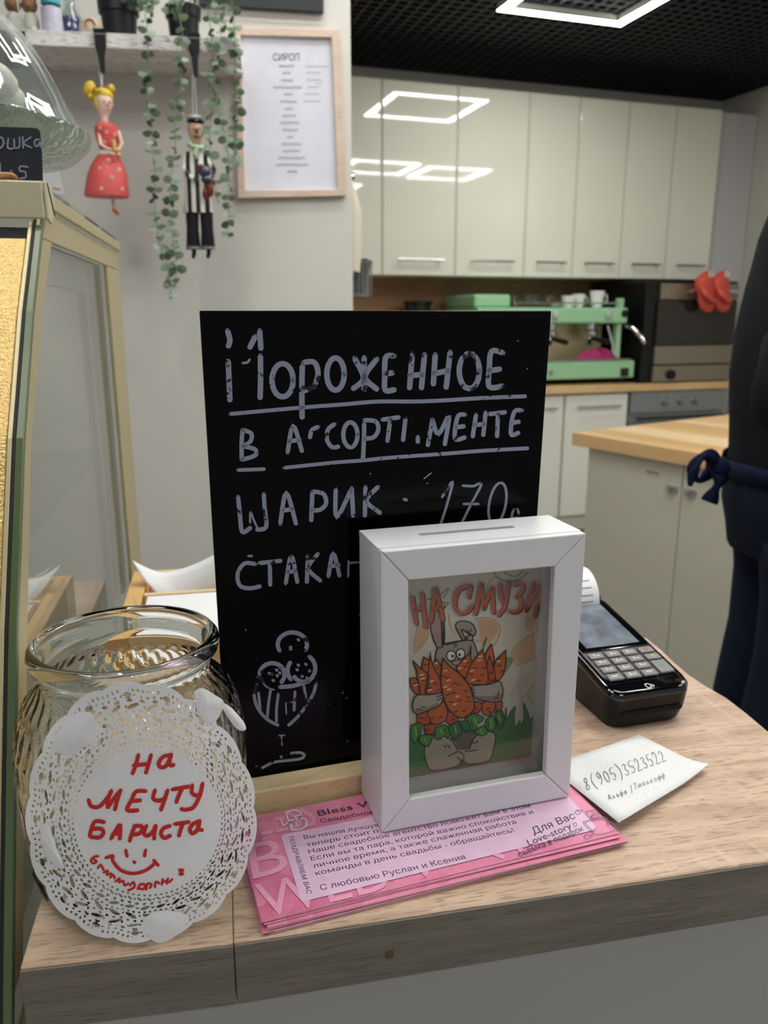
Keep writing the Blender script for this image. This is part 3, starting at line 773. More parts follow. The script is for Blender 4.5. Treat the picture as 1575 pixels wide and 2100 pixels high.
# shelf: whitewashed plank
m_wash = wood('whitewashed_plank', 'd9d4d2', 'efecea', '8d8583', ang=HD*0, stretch=7, scale=30, rough=.7, pores=.8)
SHV = -.17
s0 = (onpl(74, 62, WP+CAM+WN*SHV, WN)).dot(WU)
zs1 = onpl(250, 68.5, WP+CAM+WN*SHV, WN).z; zs0 = onpl(250, 100, WP+CAM+WN*SHV, WN).z
CW = Vector((CAM.x, CAM.y, 0))
shelf_u1 = onpl(492, 80, WP+CAM+WN*SHV, WN).dot(WU)
mb = MB(); mb.box(s0-.02, shelf_u1, WD+SHV, WD-.0005, zs0, zs1, WT)
sh = obj('wall_shelf', mb, m_wash, label='whitewashed wooden wall shelf carrying plants and small ornaments', cat='shelf', bevel=.001)
sh.rotation_euler.z = 0
mb = MB(); mb.box(s0-.30, s0-.021, WD+SHV+.01, WD-.0005, zs0+.002, zs1+.0, WT); obj('dark_shelf', mb, m_black, label='dark shelf board continuing left of the whitewashed shelf', cat='shelf', bevel=.001)
def S(px, py, v): return onpl(px, py, WP+CAM+WN*v, WN)
def su_(px, v=SHV+.06, py=60): return S(px, py, v).dot(WU)
def pot(px, r, h, label, v=SHV+.075):
    u = su_(px, v); T = WT @ Matrix.Translation((u, WD+v, zs1+.0005))
    t = thing('potted_eucalyptus', T.translation, label, 'plant', 0, 'eucalyptus plants in black pots')
    mb = MB(); mb.lathe([(0, 0), (r*.8, 0), (r*.93, h*.72), (r*1.04, h*.72), (r*1.06, h), (r*.97, h), (r*.9, h*.8), (0, h*.8)], T, 28)
    obj('pot', mb, mat('black_plastic_pot', '15171b', .45), t, smooth=True); return t, u, v
leaf_ms = [mat('leaf_a', '5a6b52', .6, vary=.2, vscale=60), mat('leaf_b', '748670', .6, vary=.2, vscale=60), mat('leaf_c', '3f503f', .6, vary=.2, vscale=60), mat('leaf_d', '9aab9c', .6, vary=.15, vscale=60)]
stem_m = mat('pale_stem', '7f8f6c', .7)
leaf_me = []
for m in leaf_ms:
    vs = [(0, 0, 0)]; n = 10
    for i in range(n):
        a = 2*math.pi*i/n; x = .5+.5*math.cos(a+math.pi); y = .45*math.sin(a+math.pi)*(1+.15*math.cos(a)); vs.append((x, y, .12*(y*y*4)-.10*(x-.5)**2))
    me = bpy.data.meshes.new('leaf'); me.from_pydata(vs[1:]+[(.5, 0, -.03)], [], [(i, (i+1) % n, n) for i in range(n)]); me.materials.append(m)
    for p in me.polygons: p.use_smooth = True
    leaf_me.append(me)
rl = random.Random(11)
def leaf(parent, p, d, size, flip=0):
    d = Vector(d).normalized(); s = d.cross(-WN+Vector((rl.uniform(-.9, .9), rl.uniform(-.5, .5), rl.uniform(-.3, 1.1)))).normalized(); nrm = d.cross(s)
    m = Matrix((d, s, nrm)).transposed().to_4x4() @ Matrix.Diagonal((size, size, size, 1)); m.translation = p
    o = bpy.data.objects.new('leaf', leaf_me[rl.choice((0, 0, 1, 1, 2, 3))]); COL.objects.link(o); o.parent = parent; o.matrix_local = wm(parent).inverted() @ m
def garland(parent, pix, v, step=.0175, size=.0175, start=0):
    pts = [S(x, y, vv) for (x, y), vv in zip(pix, v)]
    pts = [Vector(p) for p in smooth2([tuple(p) for p in pts], 8)]
    mb = MB(); mb.tube(pts, .0009, 5); obj('stem', mb, stem_m, parent, smooth=True)
    acc = 0; k = 0
    for a, b in zip(pts, pts[1:]):
        l = (b-a).length; acc += l
        while acc > step:
            acc -= step; k += 1; ang = k*1.57+rl.uniform(-.5, .5)
            for s_ in (0, math.pi):
                aa = ang+s_+rl.uniform(-.3, .3)
                dz = rl.uniform(-.5, .3)
                leaf(parent, a.lerp(b, .5), WU*math.cos(aa)-WN*math.sin(aa)*.55+Vector((0, 0, dz)), size*rl.uniform(.75, 1.15)*(1 if k > 3 else .9))
    return k
gf = -.01
p1, u1, v1 = pot(246, .037, .075, 'black pot of eucalyptus on the shelf above the girl ornament, left of the other plant')
garland(p1, [(250, 8), (275, -8), (292, 5), (302, 60), (304, 120), (302, 190), (310, 240), (312, 300), (318, 360), (318, 430), (330, 510), (348, 560), (350, 615)], [SHV+.05, SHV, SHV-.02, SHV-.025]+[SHV-.025]*9)
garland(p1, [(250, 8), (262, -14), (285, -22), (300, -12), (312, 20)], [SHV+.05, SHV+.03, SHV+.02, SHV, SHV-.01], step=.01)
p2, u2, v2 = pot(377, .033, .072, 'black pot of eucalyptus on the shelf near its right end, behind hanging strands')
garland(p2, [(370, 12), (360, -8), (362, 10), (374, 70), (372, 130), (370, 180), (358, 240), (360, 300), (352, 360), (348, 440), (356, 500), (362, 560), (345, 590)], [SHV+.05, SHV, SHV-.02]+[SHV-.025]*10)
garland(p2, [(380, 12), (420, -20), (446, 10), (452, 60), (450, 110), (440, 160), (446, 220), (462, 280), (470, 340), (468, 400), (470, 450), (466, 490)], [SHV+.05, SHV+.03, SHV+.0]+[SHV-.02]*9)
p3 = thing('trailing_eucalyptus', S(470, 0, SHV+.05), 'trailing eucalyptus strands at the right end of the shelf, hanging before the framed sheet', 'plant', 0, None)
garland(p3, [(455, -10), (470, -20), (476, 10), (480, 50), (482, 100), (484, 160), (486, 220), (484, 290), (478, 340)], [SHV+.03]+[SHV-.005]*8)
garland(p3, [(445, -12), (430, -20), (428, 20), (432, 60), (436, 110), (428, 160), (434, 220), (430, 300), (440, 370), (448, 420)], [SHV+.03]+[SHV-.015]*9, step=.024)
garland(p3, [(440, -14), (400, -30), (372, -22), (360, 5), (345, 25)], [SHV+.03]+[SHV-.01]*4, step=.010)

# small ornaments on the shelf
u = su_(120); T = WT @ Matrix.Translation((u-.008, WD+SHV+.05, zs1+.0005))
t = thing('sanitizer_bottle', T.translation, 'small clear bottle with teal cap on the left end of the shelf', 'bottle')
mb = MB(); mb.lathe([(0, 0), (.017, 0), (.019, .004), (.019, .05), (.010, .056), (0, .057)], T, 20); obj('bottle_body', mb, mat('clear_liquid_plastic', 'c9c6da', .1, vary=.15, vscale=90), t, smooth=True)
mb = MB(); mb.lathe([(0, .0572), (.018, .0572), (.017, .085), (0, .087)], T, 20); obj('cap', mb, mat('teal_cap', '3f9ba8', .4), t, smooth=True)
T = WT @ Matrix.Translation((su_(140), WD+SHV+.09, zs1+.0005))
t = thing('lavender_jar', T.translation, 'small glass jar with purple sprigs behind the teal-capped bottle', 'jar')
mb = MB(); mb.lathe([(0, 0), (.02, 0), (.025, .02), (.022, .05), (.012, .065), (.012, .085), (.010, .085), (.009, .065), (.019, .048), (.022, .02), (.018, .003), (0, .003)], T, 20); obj('glass_wall', mb, g1, t, smooth=True)
mb = MB()
for k in range(9):
    a = k*.7; mb.tube([T @ Vector((.01*math.cos(a), .01*math.sin(a), .004)), T @ Vector((.014*math.cos(a+1), .012*math.sin(a+1), .05))], [.0015, .003], 5)
obj('sprigs', mb, mat('purple_sprig', '5c4a9a', .8), t)
T = WT @ Matrix.Translation((su_(190), WD+SHV+.045, zs1+.0005))
t = thing('shell_ornament', T.translation, 'round cream ceramic shell ornament beside the black pot', 'ornament')
mb = MB(); mb.ell((0, 0, .0185), (.021, .019, .0185), 24, T); obj('shell', mb, mat('cream_ceramic', 'cdbba5', .4, vary=.1, vscale=30), t, smooth=True)
mb = MB(); mb.tube([T @ Vector(((.012-.0012*i)*math.cos(i*.7), -.0185+.0003*i, .02+(.012-.0012*i)*math.sin(i*.7))) for i in range(10)], .0018, 6); obj('spiral', mb, mat('rust_paint', '9a5a34', .5), t, smooth=True, label='rust coloured spiral')
T = WT @ Matrix.Translation((su_(48), WD+SHV+.06, zs1+.0005))
t = thing('bear_figurine', T.translation, 'small brown and white bear pair figurine at the far left of the shelf', 'figurine')
br = mat('brown_fur_paint', '8a6748', .8, vary=.2, vscale=50); wh = mat('cream_paint', 'c9cabf', .7, vary=.1, vscale=40)
mb = MB(); mb.lathe([(0, 0), (.034, 0), (.034, .006), (0, .008)], T, 20); obj('stand', mb, wh, t, smooth=True)
for s_ in (-1, 1):
    mb = MB(); mb.ell((s_*.016, 0, .027), (.015, .013, .020), 16, T); mb.ell((s_*.022, -.012, .012), (.008, .012, .007), 12, T); obj('bear_body', mb, wh, t, smooth=True)
    mb = MB(); mb.ell((s_*.015, 0, .058), (.015, .014, .014), 16, T); mb.ell((s_*.015-.011, 0, .071), (.005, .004, .005), 10, T); mb.ell((s_*.015+.011, 0, .071), (.005, .004, .005), 10, T); mb.ell((s_*.015, -.013, .055), (.006, .005, .005), 10, T); obj('bear_head', mb, br, t, smooth=True)
mb = MB(); mb.tube([T @ Vector((0, -.016, .01)), T @ Vector((-.002, -.018, .09))], .0013, 6); obj('stick', mb, wh, t, smooth=True)

# black clips on the shelf edge holding the hanging ornaments
def clip(px, label):
    v = SHV-.004; c = S(px, 68, v); u = c.dot(WU)
    t = thing('shelf_clip', (c.x, c.y, zs0-.02), label, 'clip', 0, 'black clips on the shelf edge')
    mb = MB(); mb.prism([(u-.011, zs1+.003), (u+.011, zs1+.003), (u+.010, zs1-.025), (u+.006, zs0-.012), (u+.004, zs0-.045), (u-.003, zs0-.045), (u-.007, zs0-.01), (u-.010, zs1-.028)], 0, .004,
              frame(WT @ Vector((0, WD+v-.0005, 0)), WU, (0, 0, 1), -WN))
    obj('strap', mb, m_blackm, t)
    mb = MB(); mb.box(u-.0115, u+.0115, WD+v-.006, WD+v+.03, zs1+.0011, zs1+.004, WT); obj('hook', mb, m_blackm, t)
    mb = MB(); mb.box(u-.0105, u+.0105, WD+v-.0055, WD+v-.0046, zs1-.006, zs1-.004, WT); obj('seam_line', mb, mat('grey_thread', '77777c', .6), t)
    return u, zs0-.045
cu1, cz1 = clip(205, 'black strap clip on the shelf edge holding the girl ornament')
cu2, cz2 = clip(397, 'black strap clip on the shelf edge holding the striped man ornament')

# girl ornament
DV = SHV-.006
def D(px, py, v=DV): return S(px, py, v)
PXM = (D(301, 300)-D(300, 300)).length
red_d = mat('coral_paint', 'd95a58', .45, vary=.06, vscale=40); fl = mat('doll_skin', 'e2bfae', .45); yel = mat('yellow_paint', 'd9b93a', .5, bump=.3, bscale=400, vary=.12, vscale=80)
t = thing('girl_ornament', D(222, 440), 'hanging girl ornament with yellow hair and coral polka dot dress', 'ornament')
def rr(px, py, rx, ry=None, v=DV):
    c = D(px, py, v); return c
def ell_px(mb, px, py, rx, ry, rd=None, v=DV, rot=0, seg=16):
    c = D(px, py, v); rd = rd if rd else min(rx, ry)
    T = Matrix.Translation(c) @ frame((0, 0, 0), WU, -WN*-1, (0, 0, 1)) @ Matrix.Rotation(rot, 4, 'Y')
    mb.ell((0, 0, 0), (rx*PXM, rd*PXM, ry*PXM), seg, T)
def lathe_px(mb, prof, seg=24, flat_=.75, v=DV):
    """prof: (cx, py, halfwidth) in picture px, turned about the vertical and flattened in depth"""
    rings = []
    for cx, py, hw in prof:
        c = D(cx, py, v); rings.append([c+WU*(hw*PXM*math.cos(a))+WN*(hw*PXM*flat_*math.sin(a)) for a in [2*math.pi*i/seg for i in range(seg)]])
    mb.loft(rings); return mb
mb = lathe_px(MB(), [(219, 405, 1), (219, 404, 45), (219, 398, 46), (220, 360, 41), (221, 335, 32), (221, 318, 20)]); sk = obj('skirt', mb, red_d, t, smooth=True)
mb = lathe_px(MB(), [(221, 320, 19), (221, 312, 17), (222, 308, 17)]); obj('belt', mb, m_whiteg, t, smooth=True)
mb = lathe_px(MB(), [(222, 309, 17), (222, 300, 20), (221, 280, 25), (219, 262, 26), (216, 253, 16), (215, 251, 8)]); bo = obj('bodice', mb, red_d, t, smooth=True)
mb = MB()
for x, y in ((205, 262), (219, 270), (214, 291), (236, 275)):
    mb.tube([D(x, y, DV-.019)+WU*(2.4*PXM*math.cos(a))+Vector((0, 0, 2.4*PXM*math.sin(a))) for a in [2*math.pi*i/10 for i in range(10)]], .0005, 5, closed=True)
obj('dots', mb, m_whiteg, bo, label='white ring dots')
mb = MB()
for x, y, hw in ((223, 328, 26), (205, 345, 33), (245, 348, 38), (229, 363, 41), (186, 368, 33), (208, 386, 43), (251, 387, 37)):
    dx = x-220; dep = math.sqrt(max(0.05, 1-(dx/max(hw+1, 34+(y-340)*.2))**2)); R0 = (30+(y-330)*.2)
    mb.tube([D(x, y, DV-dep*R0*.75*PXM-.004)+WU*(2.6*PXM*math.cos(a))+Vector((0, 0, 2.6*PXM*math.sin(a))) for a in [2*math.pi*i/10 for i in range(10)]], .0007, 5, closed=True)
obj('dots', mb, m_whiteg, sk, label='white ring dots')
mb = lathe_px(MB(), [(215, 256, 9), (214, 244, 7.5), (213, 238, 9), (213, 228, 14), (214, 214, 18), (213, 200, 17), (213, 190, 9)], flat_=.95); hd = obj('head', mb, fl, t, smooth=True)
mb = MB(); ell_px(mb, 213, 196, 20, 15, 19, DV+.002); ell_px(mb, 200, 212, 8, 19, 14, DV+.002); ell_px(mb, 183, 182, 12, 16, 12, DV, .5); ell_px(mb, 186, 197, 8, 8, 8, DV, .5); ell_px(mb, 228, 182, 8, 9, 8); ell_px(mb, 206, 190, 12, 7, 18, DV-.002); obj('hair', mb, yel, t, smooth=True)
mb = MB(); ell_px(mb, 196, 184, 4, 5, 6, DV-.004); ell_px(mb, 219, 179, 5, 3, 4, DV-.003); obj('hair_ribbon', mb, mat('orange_paint', 'c9622f', .5), t, smooth=True)
mb = MB(); ell_px(mb, 213, 209, 2.2, 2.2, 1, DV-.0152); ell_px(mb, 225, 210, 2, 2, 1, DV-.013); ell_px(mb, 220, 216, 1.5, 3, 2, DV-.0155); obj('eyes', mb, mat('blue_grey_paint', '4f5a68', .5), hd, smooth=True)
mb = MB(); ell_px(mb, 222, 225, 4, 1.6, 1.5, DV-.0135); obj('mouth', mb, mat('rose_paint', 'b76a68', .5), hd, smooth=True)
mb = MB(); mb.tube([D(203, 268, DV-.008), D(206, 296, DV-.018), D(220, 305, DV-.022), D(236, 309, DV-.022)], [4.5*PXM, 4*PXM, 3.4*PXM, 3*PXM], 8)
mb.tube([D(243, 270, DV-.006), D(250, 295, DV-.016), D(242, 308, DV-.022)], [4.5*PXM, 4*PXM, 3*PXM], 8); obj('arms', mb, fl, t, smooth=True)
mb = MB(); ell_px(mb, 238, 308, 9, 5, 6, DV-.025); ell_px(mb, 243, 318, 6, 6, 6, DV-.024); ell_px(mb, 234, 298, 5, 9, 5, DV-.022); ell_px(mb, 232, 290, 6, 4, 4, DV-.022); obj('toy_in_hands', mb, mat('ochre_paint', 'cfa562', .5), t, smooth=True)
mb = MB(); mb.tube([D(231, 404), D(232, 418), D(233, 428)], [4*PXM, 3.4*PXM, 3*PXM], 8); lg = obj('leg', mb, fl, t, smooth=True)
mb = MB(); ell_px(mb, 237, 434, 4.5, 9, 5, DV-.001, -.75); obj('shoe', mb, mat('red_shoe_paint', 'b84a38', .4), lg, smooth=True)
mb = MB()
for dx in (-3, 3): mb.tube([D(205+dx*1.2, 146), D(208+dx*.6, 160), D(209, 181)], .0006, 5)
mb.tube([D(207, 148), D(209, 160), D(209, 181)], .0006, 5); obj('string', mb, m_white, t)

# striped man ornament
t = thing('striped_man_ornament', D(408, 540), 'hanging ornament of a man in beret, striped shirt and black trousers', 'ornament')
st_m = bpy.data.materials.new('striped_paint'); st_m.use_nodes = True
nt = st_m.node_tree; tc = nt.nodes.new('ShaderNodeTexCoord'); wv = nt.nodes.new('ShaderNodeTexWave'); wv.bands_direction = 'X'; wv.inputs['Scale'].default_value = 19; wv.inputs['Distortion'].default_value = .2
rp = nt.nodes.new('ShaderNodeValToRGB'); rp.color_ramp.interpolation = 'CONSTANT'; rp.color_ramp.elements[0].color = lin('e9e4dc'); rp.color_ramp.elements[1].position = .5; rp.color_ramp.elements[1].color = lin('1a1719')
nt.links.new(tc.outputs['Object'], wv.inputs['Vector']); nt.links.new(wv.outputs['Fac'], rp.inputs['Fac']); nt.links.new(rp.outputs['Color'], nt.nodes['Principled BSDF'].inputs['Base Color']); nt.nodes['Principled BSDF'].inputs['Roughness'].default_value = .4
mb = lathe_px(MB(), [(407, 437, 29), (407, 434, 31), (406, 400, 28), (403, 360, 27), (401, 330, 26), (400, 312, 18)], flat_=.6); obj('shirt', mb, st_m, t, smooth=True)
gb = mat('gloss_black_paint', '0e0d10', .25)
for cx in (395, 425):
    mb = lathe_px(MB(), [(cx+2, 512, 15), (cx+2, 508, 15.5), (cx, 470, 13), (cx-1 if cx < 410 else cx-2, 436, 14)], flat_=.8); tr = obj('trouser_leg', mb, gb, t, smooth=True)
    mb = MB(); mb.lathe([(15.4*PXM, 0), (15.9*PXM, 0), (15.9*PXM, 5*PXM), (15.4*PXM, 5*PXM)], Matrix.Translation(D(cx+2, 511)) @ frame((0, 0, 0), WU, WN*.8, (0, 0, 1)), 24); obj('hem', mb, mat('dull_silver', '7c7c84', .4), tr, smooth=True)
    mb = MB(); mb.tube([D(cx+3, 510), D(cx+3, 520), D(cx+1, 530)], [5*PXM, 5*PXM, 3.5*PXM], 8); obj('shoe', mb, gb, tr, smooth=True)
mb = lathe_px(MB(), [(402, 302, 8), (402, 290, 9), (402, 276, 16), (401, 262, 17), (400, 252, 14)], flat_=.9); hd = obj('head', mb, mat('doll_skin_tan', 'c9a68a', .5, vary=.15, vscale=120), t, smooth=True)
mb = MB(); ell_px(mb, 403, 268, 4, 6, 5, DV-.013); ell_px(mb, 404, 280, 8, 2.2, 3, DV-.012); ell_px(mb, 396, 264, 2, 2, 1, DV-.0135); ell_px(mb, 409, 264, 2, 2, 1, DV-.0135); obj('face_paint', mb, mat('brown_paint', '6d4a3c', .5), hd, smooth=True)
mb = MB(); ell_px(mb, 401, 250, 19, 6, 17, DV-.002); hb_ = obj('cap_band', mb, gb, t, smooth=True)
mb = MB(); ell_px(mb, 400, 243, 17, 7, 16); obj('cap_top', mb, mat('grey_cap', 'a8a9a6', .5), t, smooth=True)
mb = MB(); mb.tube([D(388, 296, DV-.006), D(396, 302, DV-.018), D(412, 304, DV-.017), D(420, 298, DV-.005)], 6*PXM, 8); mb.tube([D(404, 303, DV-.018), D(400, 318, DV-.02), D(404, 326, DV-.019)], [5*PXM, 6*PXM, 3*PXM], 8); obj('scarf', mb, mat('pale_green_paint', '9fb99a', .5), t, smooth=True)
mb = MB(); mb.tube([D(383, 320, DV-.002), D(379, 345, DV-.012), D(386, 360, DV-.02), D(404, 370, DV-.026)], [6*PXM, 5.5*PXM, 5*PXM, 4*PXM], 8); mb.tube([D(420, 320, DV-.002), D(440, 350, DV-.012), D(432, 366, DV-.022)], [6*PXM, 5.5*PXM, 4*PXM], 8); obj('arms', mb, st_m, t, smooth=True)
mb = MB(); ell_px(mb, 420, 352, 13, 12, 9, DV-.028); ell_px(mb, 424, 368, 12, 9, 8, DV-.028); obj('accordion', mb, mat('dark_blue_gloss', '343c4a', .12, coat=.5), t, smooth=True)
mb = MB(); ell_px(mb, 430, 388, 9, 16, 6, DV-.024); ell_px(mb, 422, 398, 7, 13, 6, DV-.023); ell_px(mb, 412, 344, 6, 8, 5, DV-.03); obj('red_bag', mb, mat('dark_red_gloss', '6e2a24', .2), t, smooth=True)
mb = MB()
for dx in (-3, 3): mb.tube([D(397+dx*.6, 148), D(398+dx, 190), D(400+dx*1.2, 240)], .0006, 5)
obj('string', mb, m_white, t)
mb = MB(); mb.tube([D(388, 235, DV-.01), D(372, 222, DV-.01), D(376, 236, DV-.01)], .0006, 5); mb.tube([D(352, 408, DV), D(356, 430, DV), D(380, 437, DV)], .0006, 5); obj('wire_loop', mb, m_steel, t)

# small white paper on the wall beside the girl
mb = MB(); mb.extr([W_(x, y, .001) for x, y in ((80, 348), (122, 350), (132, 400), (84, 398))], -WN*.001)
pp = obj('wall_note', mb, m_white, label='white paper note with a red line on the wall behind the display case', cat='paper')
mb = MB(); mb.extr([W_(x, y, .0022) for x, y in ((108, 384), (124, 388), (124, 391), (108, 387))], -WN*.0003); obj('red_line', mb, mat('red_ink', 'd0574c', .6), pp)

# end of the wall: hanging cloth and wire basket on its far side
def E_(px, py, v): return S(px, py, v)
ev = .25
t = thing('hanging_towel', E_(730, 560, ev), 'cream cloth hanging behind the end of the white wall', 'cloth')
c0 = E_(724, 366, ev); mb = MB(); rings = []
for j in range(13):
    f = j/12; y = 366+192*f; hw = (4+9*min(1, f*3))*(1-.25*max(0, f-.7)/.3); cx = 716+10*math.sin(min(1, f*2)*1.5)
    c = E_(cx, y, ev); rings.append([c+WU*max(0, cu+.003+hw*.0016-c.dot(WU))+WU*(hw*.0016*math.cos(a))+WN*(.02*math.sin(a))+Vector((0, 0, .002*math.sin(3*a))) for a in [2*math.pi*i/18 for i in range(18)]])
mb.loft(rings); obj('folds', mb, mat('cream_cloth', 'd8d2c0', .9, bump=.3, bscale=60), t, smooth=True)
mb = MB(); q = E_(718, 362, ev); q = q+WU*(cu+.001-q.dot(WU)); mb.lathe([(0, 0), (.006, 0), (.006, .02), (.012, .021), (.010, .03), (0, .031)], align(q, WU), 12); obj('wall_hook', mb, m_chrome, t, smooth=True)
t = thing('wire_basket', E_(740, 606, ev), 'small wire basket of dark utensils hanging behind the end of the white wall', 'basket')
mb = MB()
def clampw(p):
    d = p.dot(WU); return p+WU*max(0, cu+.002-d)
def Bk(x, y, d=0): return clampw(E_(x, y, ev)+WN*d)
for k in range(13):
    f = k/12; y = 536+70*f; xr = 764-7*f
    mb.tube([Bk(715, y), Bk(xr, y), Bk(xr, y, .09), Bk(715, y, .09)], .0012 if 0 < k < 12 else .002, 5, closed=True)
for k in range(6):
    x = 718+k*9; mb.tube([Bk(x, 536), Bk(x-1, 606)], .0012, 5); mb.tube([Bk(x, 536, .09), Bk(x-1, 606, .09)], .0012, 5)
obj('wire_mesh', mb, mat('dull_wire', '8f9192', .45, metal=.8), t)
mb = MB()
for x0, x1, d in ((752, 742, .03), (760, 738, .05), (746, 730, .06)): mb.tube([Bk(x0, 530, d), Bk(x1, 600, d)], [.010, .013], 8)
obj('utensil_handles', mb, mat('dark_green_plastic', '1f2a26', .5), t, smooth=True)

# ------------------------------------------------------------------ shop counter
CZ = .95
c0 = onz(40.6, 1985, CZ); c1 = onz(478, 1933, CZ); c2 = onz(1575, 1765.7, CZ)
CU = Vector((math.sin(R_(78.6)), math.cos(R_(78.6)), 0)); CV = Vector((-CU.y, CU.x, 0))
m_top = wood('oak_laminate_top', 'ab8f79', 'cdb39e', '7a624f', ang=R_(11), stretch=9, scale=75, rough=.42, pores=.62, cross=.22)
m_edge = wood('oak_laminate_edge', '6c665c', '7d766b', '4f4941', ang=R_(11), stretch=16, scale=90, rough=.6, pores=.5)
cnt = thing('shop_counter', (c1.x, c1.y, 0), 'shop counter with oak laminate top and plain light front panel', 'counter')
def side_px(l): return [onz(x, y, CZ) for x, y in l]
right = [c2+(c2-c1).normalized()*.14, Vector((.372, .47, CZ)), Vector((.34, .515, CZ))]+side_px([(1575, 1499), (1532, 1463), (1489, 1430), (1450, 1408), (1412, 1383), (1382, 1357), (1356, 1332), (1330, 1311)])+[Vector((.245, .79, CZ)), Vector((.222, .83, CZ)), Vector((.195, .93, CZ)), Vector((.19, 1.03, CZ))]
backL = c0+CV*.62; backS = c1+CV*.62
pr_ = [c1+(c2-c1).normalized()*.0003]+right+[backS+CU*.0003]
pl_ = [c0, c1, backS, backL]
for pts, nm in ((pl_, 'worktop_panel'), (pr_, 'worktop_panel')):
    mb = MB(); mb.prism([(p.x, p.y) for p in pts], CZ-.038, CZ); obj(nm, mb, m_top, cnt, bevel=.0008, seg=1)
for a, b in ((c0, c1), (c1+(c2-c1).normalized()*.0006, right[0])):
    d = (b-a).normalized(); nn_ = Vector((d.y, -d.x, 0)); mb = MB()
    mb.extr([a+Vector((0, 0, -.0385)), b+Vector((0, 0, -.0385)), b+Vector((0, 0, -.0012)), a+Vector((0, 0, -.0012))], nn_*.0012); obj('edge_band', mb, m_edge, cnt, bevel=.0004, seg=1)
d = (c2-c1).normalized(); q = onpl(798, 1953, c1-Vector((d.y*-1, d.x, 0))*0, Vector((d.y, -d.x, 0)))
mb = MB(); mb.lathe([(0, 0), (.0026, 0), (.0024, .0022), (0, .0024)], align(q, Vector((d.y, -d.x, 0))), 14); obj('screw_cap', mb, mat('brown_cap', '5b4632', .5), cnt, smooth=True)
m_panel = mat('light_panel', 'a2a19f', .35, coat=.2)
mb = MB(); mb.extr([c0+CU*.012+CV*.004+Vector((0, 0, -CZ+.0)), right[0]+CV*.004+Vector((0, 0, -CZ)), right[0]+CV*.004+Vector((0, 0, -.0405)), c0+CU*.012+CV*.004+Vector((0, 0, -.0405))], CV*.016); obj('front_panel', mb, m_panel, cnt)
mb = MB(); mb.prism([(p.x, p.y) for p in (c0+CU*.03+CV*.03, c2+CV*.03-CU*.02, Vector((.26, .56, 0)), Vector((.21, .77, 0)), Vector((.15, .9, 0)), backL+CU*.03-CV*.03)], 0, CZ-.0385); obj('body', mb, m_panel, cnt)

# ------------------------------------------------------------------ gold display case at the left
m_champ = mat('champagne_paint', 'c6bda0', .38, metal=.25, bump=.25, bscale=900, spec=.5)
m_olive = mat('olive_gold_paint', 'b3a782', .4, metal=.25, bump=.1, bscale=700)
m_gold = mat('gold_panel', 'c6a66c', .34, metal=.6, bump=.55, bscale=550, vary=.08, vscale=250)
m_gglass = thin_glass('case_glass', 'f1f3f1')
m_gedge = mat('green_glass_edge', '4d5c3c', .3)
CB = c0-CU*.011                        # side plane of the case
def Cs(s, z, o=0): return Vector((CB.x, CB.y, 0))+CV*s+CU*o+Vector((0, 0, z))
def csz(px, py, o=0):
    p = onpl(px, py, CB+CU*o, CU); return ((p-CB).dot(CV), p.z)
dc_ = thing('display_case', Cs(.35, 0, -.3), 'gold framed glass display case left of the counter', 'display case')
ztop = 1.357
inner = [csz(105, 500), csz(219, 544), csz(272, 1290), csz(40, 1260)]
fr_out = [csz(84, 440), csz(246, 498)]
s_b = .775; zlow = .80
SP = sorted([csz(*p)[::-1] for p in ((86, 440), (64, 640), (45, 900), (31, 1290), (25, 1700), (21, 2050))])
def slope_s(z):
    for (z1, s1), (z2, s2) in zip(SP, SP[1:]):
        if z <= z2 or (z2, s2) == SP[-1]: return s1+(s2-s1)*(z-z1)/(z2-z1)
OP = [csz(*p) for p in ((106, 497), (86, 640), (64, 900), (56, 1290), (50, 1700), (47, 1980))]
ib_s, it_s = inner[1][0], inner[0][0]
z_it = inner[0][1]; z_itb = inner[1][1]
fw = .034
# side frame pieces as prisms in the side plane (4 mm thick)
def sidepoly(pts, o0, o1, m, nm, parent=dc_, **k):
    mb = MB(); mb.extr([Cs(s, z, o0) for s, z in pts], CU*(o1-o0)); return obj(nm, mb, m, parent, **k)
zlow = OP[-1][1]
FE = [(slope_s(z), z) for z in [OP[0][1]]+[p[1] for p in OP[1:]]]
sidepoly([(slope_s(ztop-.012), ztop-.012), (s_b, ztop-.012), (s_b, z_itb), OP[0], FE[0]], -.004, 0, m_olive, 'side_top_rail', bevel=.001)
sidepoly([(ib_s, z_itb-.0005), (s_b, z_itb-.0005), (s_b, zlow), (ib_s+.005, zlow)], -.004, 0, m_olive, 'side_back_post', bevel=.001)
sidepoly([(a, b-(.0004 if i == 0 else 0)) for i, (a, b) in enumerate(FE)]+[(a, b-(.0004 if i == 5 else 0)) for i, (a, b) in enumerate(OP[::-1])], -.004, 0, m_olive, 'side_front_post')
sidepoly(OP+[(ib_s+.005, zlow), (ib_s, z_itb)], -.012, -.008, m_gglass, 'side_glass')
# grey seal round the opening inside
m_seal = mat('grey_seal', '8f9296', .6)
sidepoly([(ib_s-.075, z_itb-.03), (ib_s+.0, z_itb), (ib_s+.004, zlow), (ib_s-.06, zlow)], -.024, -.016, m_seal, 'grey_seal')
sidepoly([OP[0], (ib_s-.001, z_itb), (ib_s-.076, z_itb-.031), (OP[0][0], OP[0][1]-.03)], -.024, -.016, m_seal, 'grey_seal')
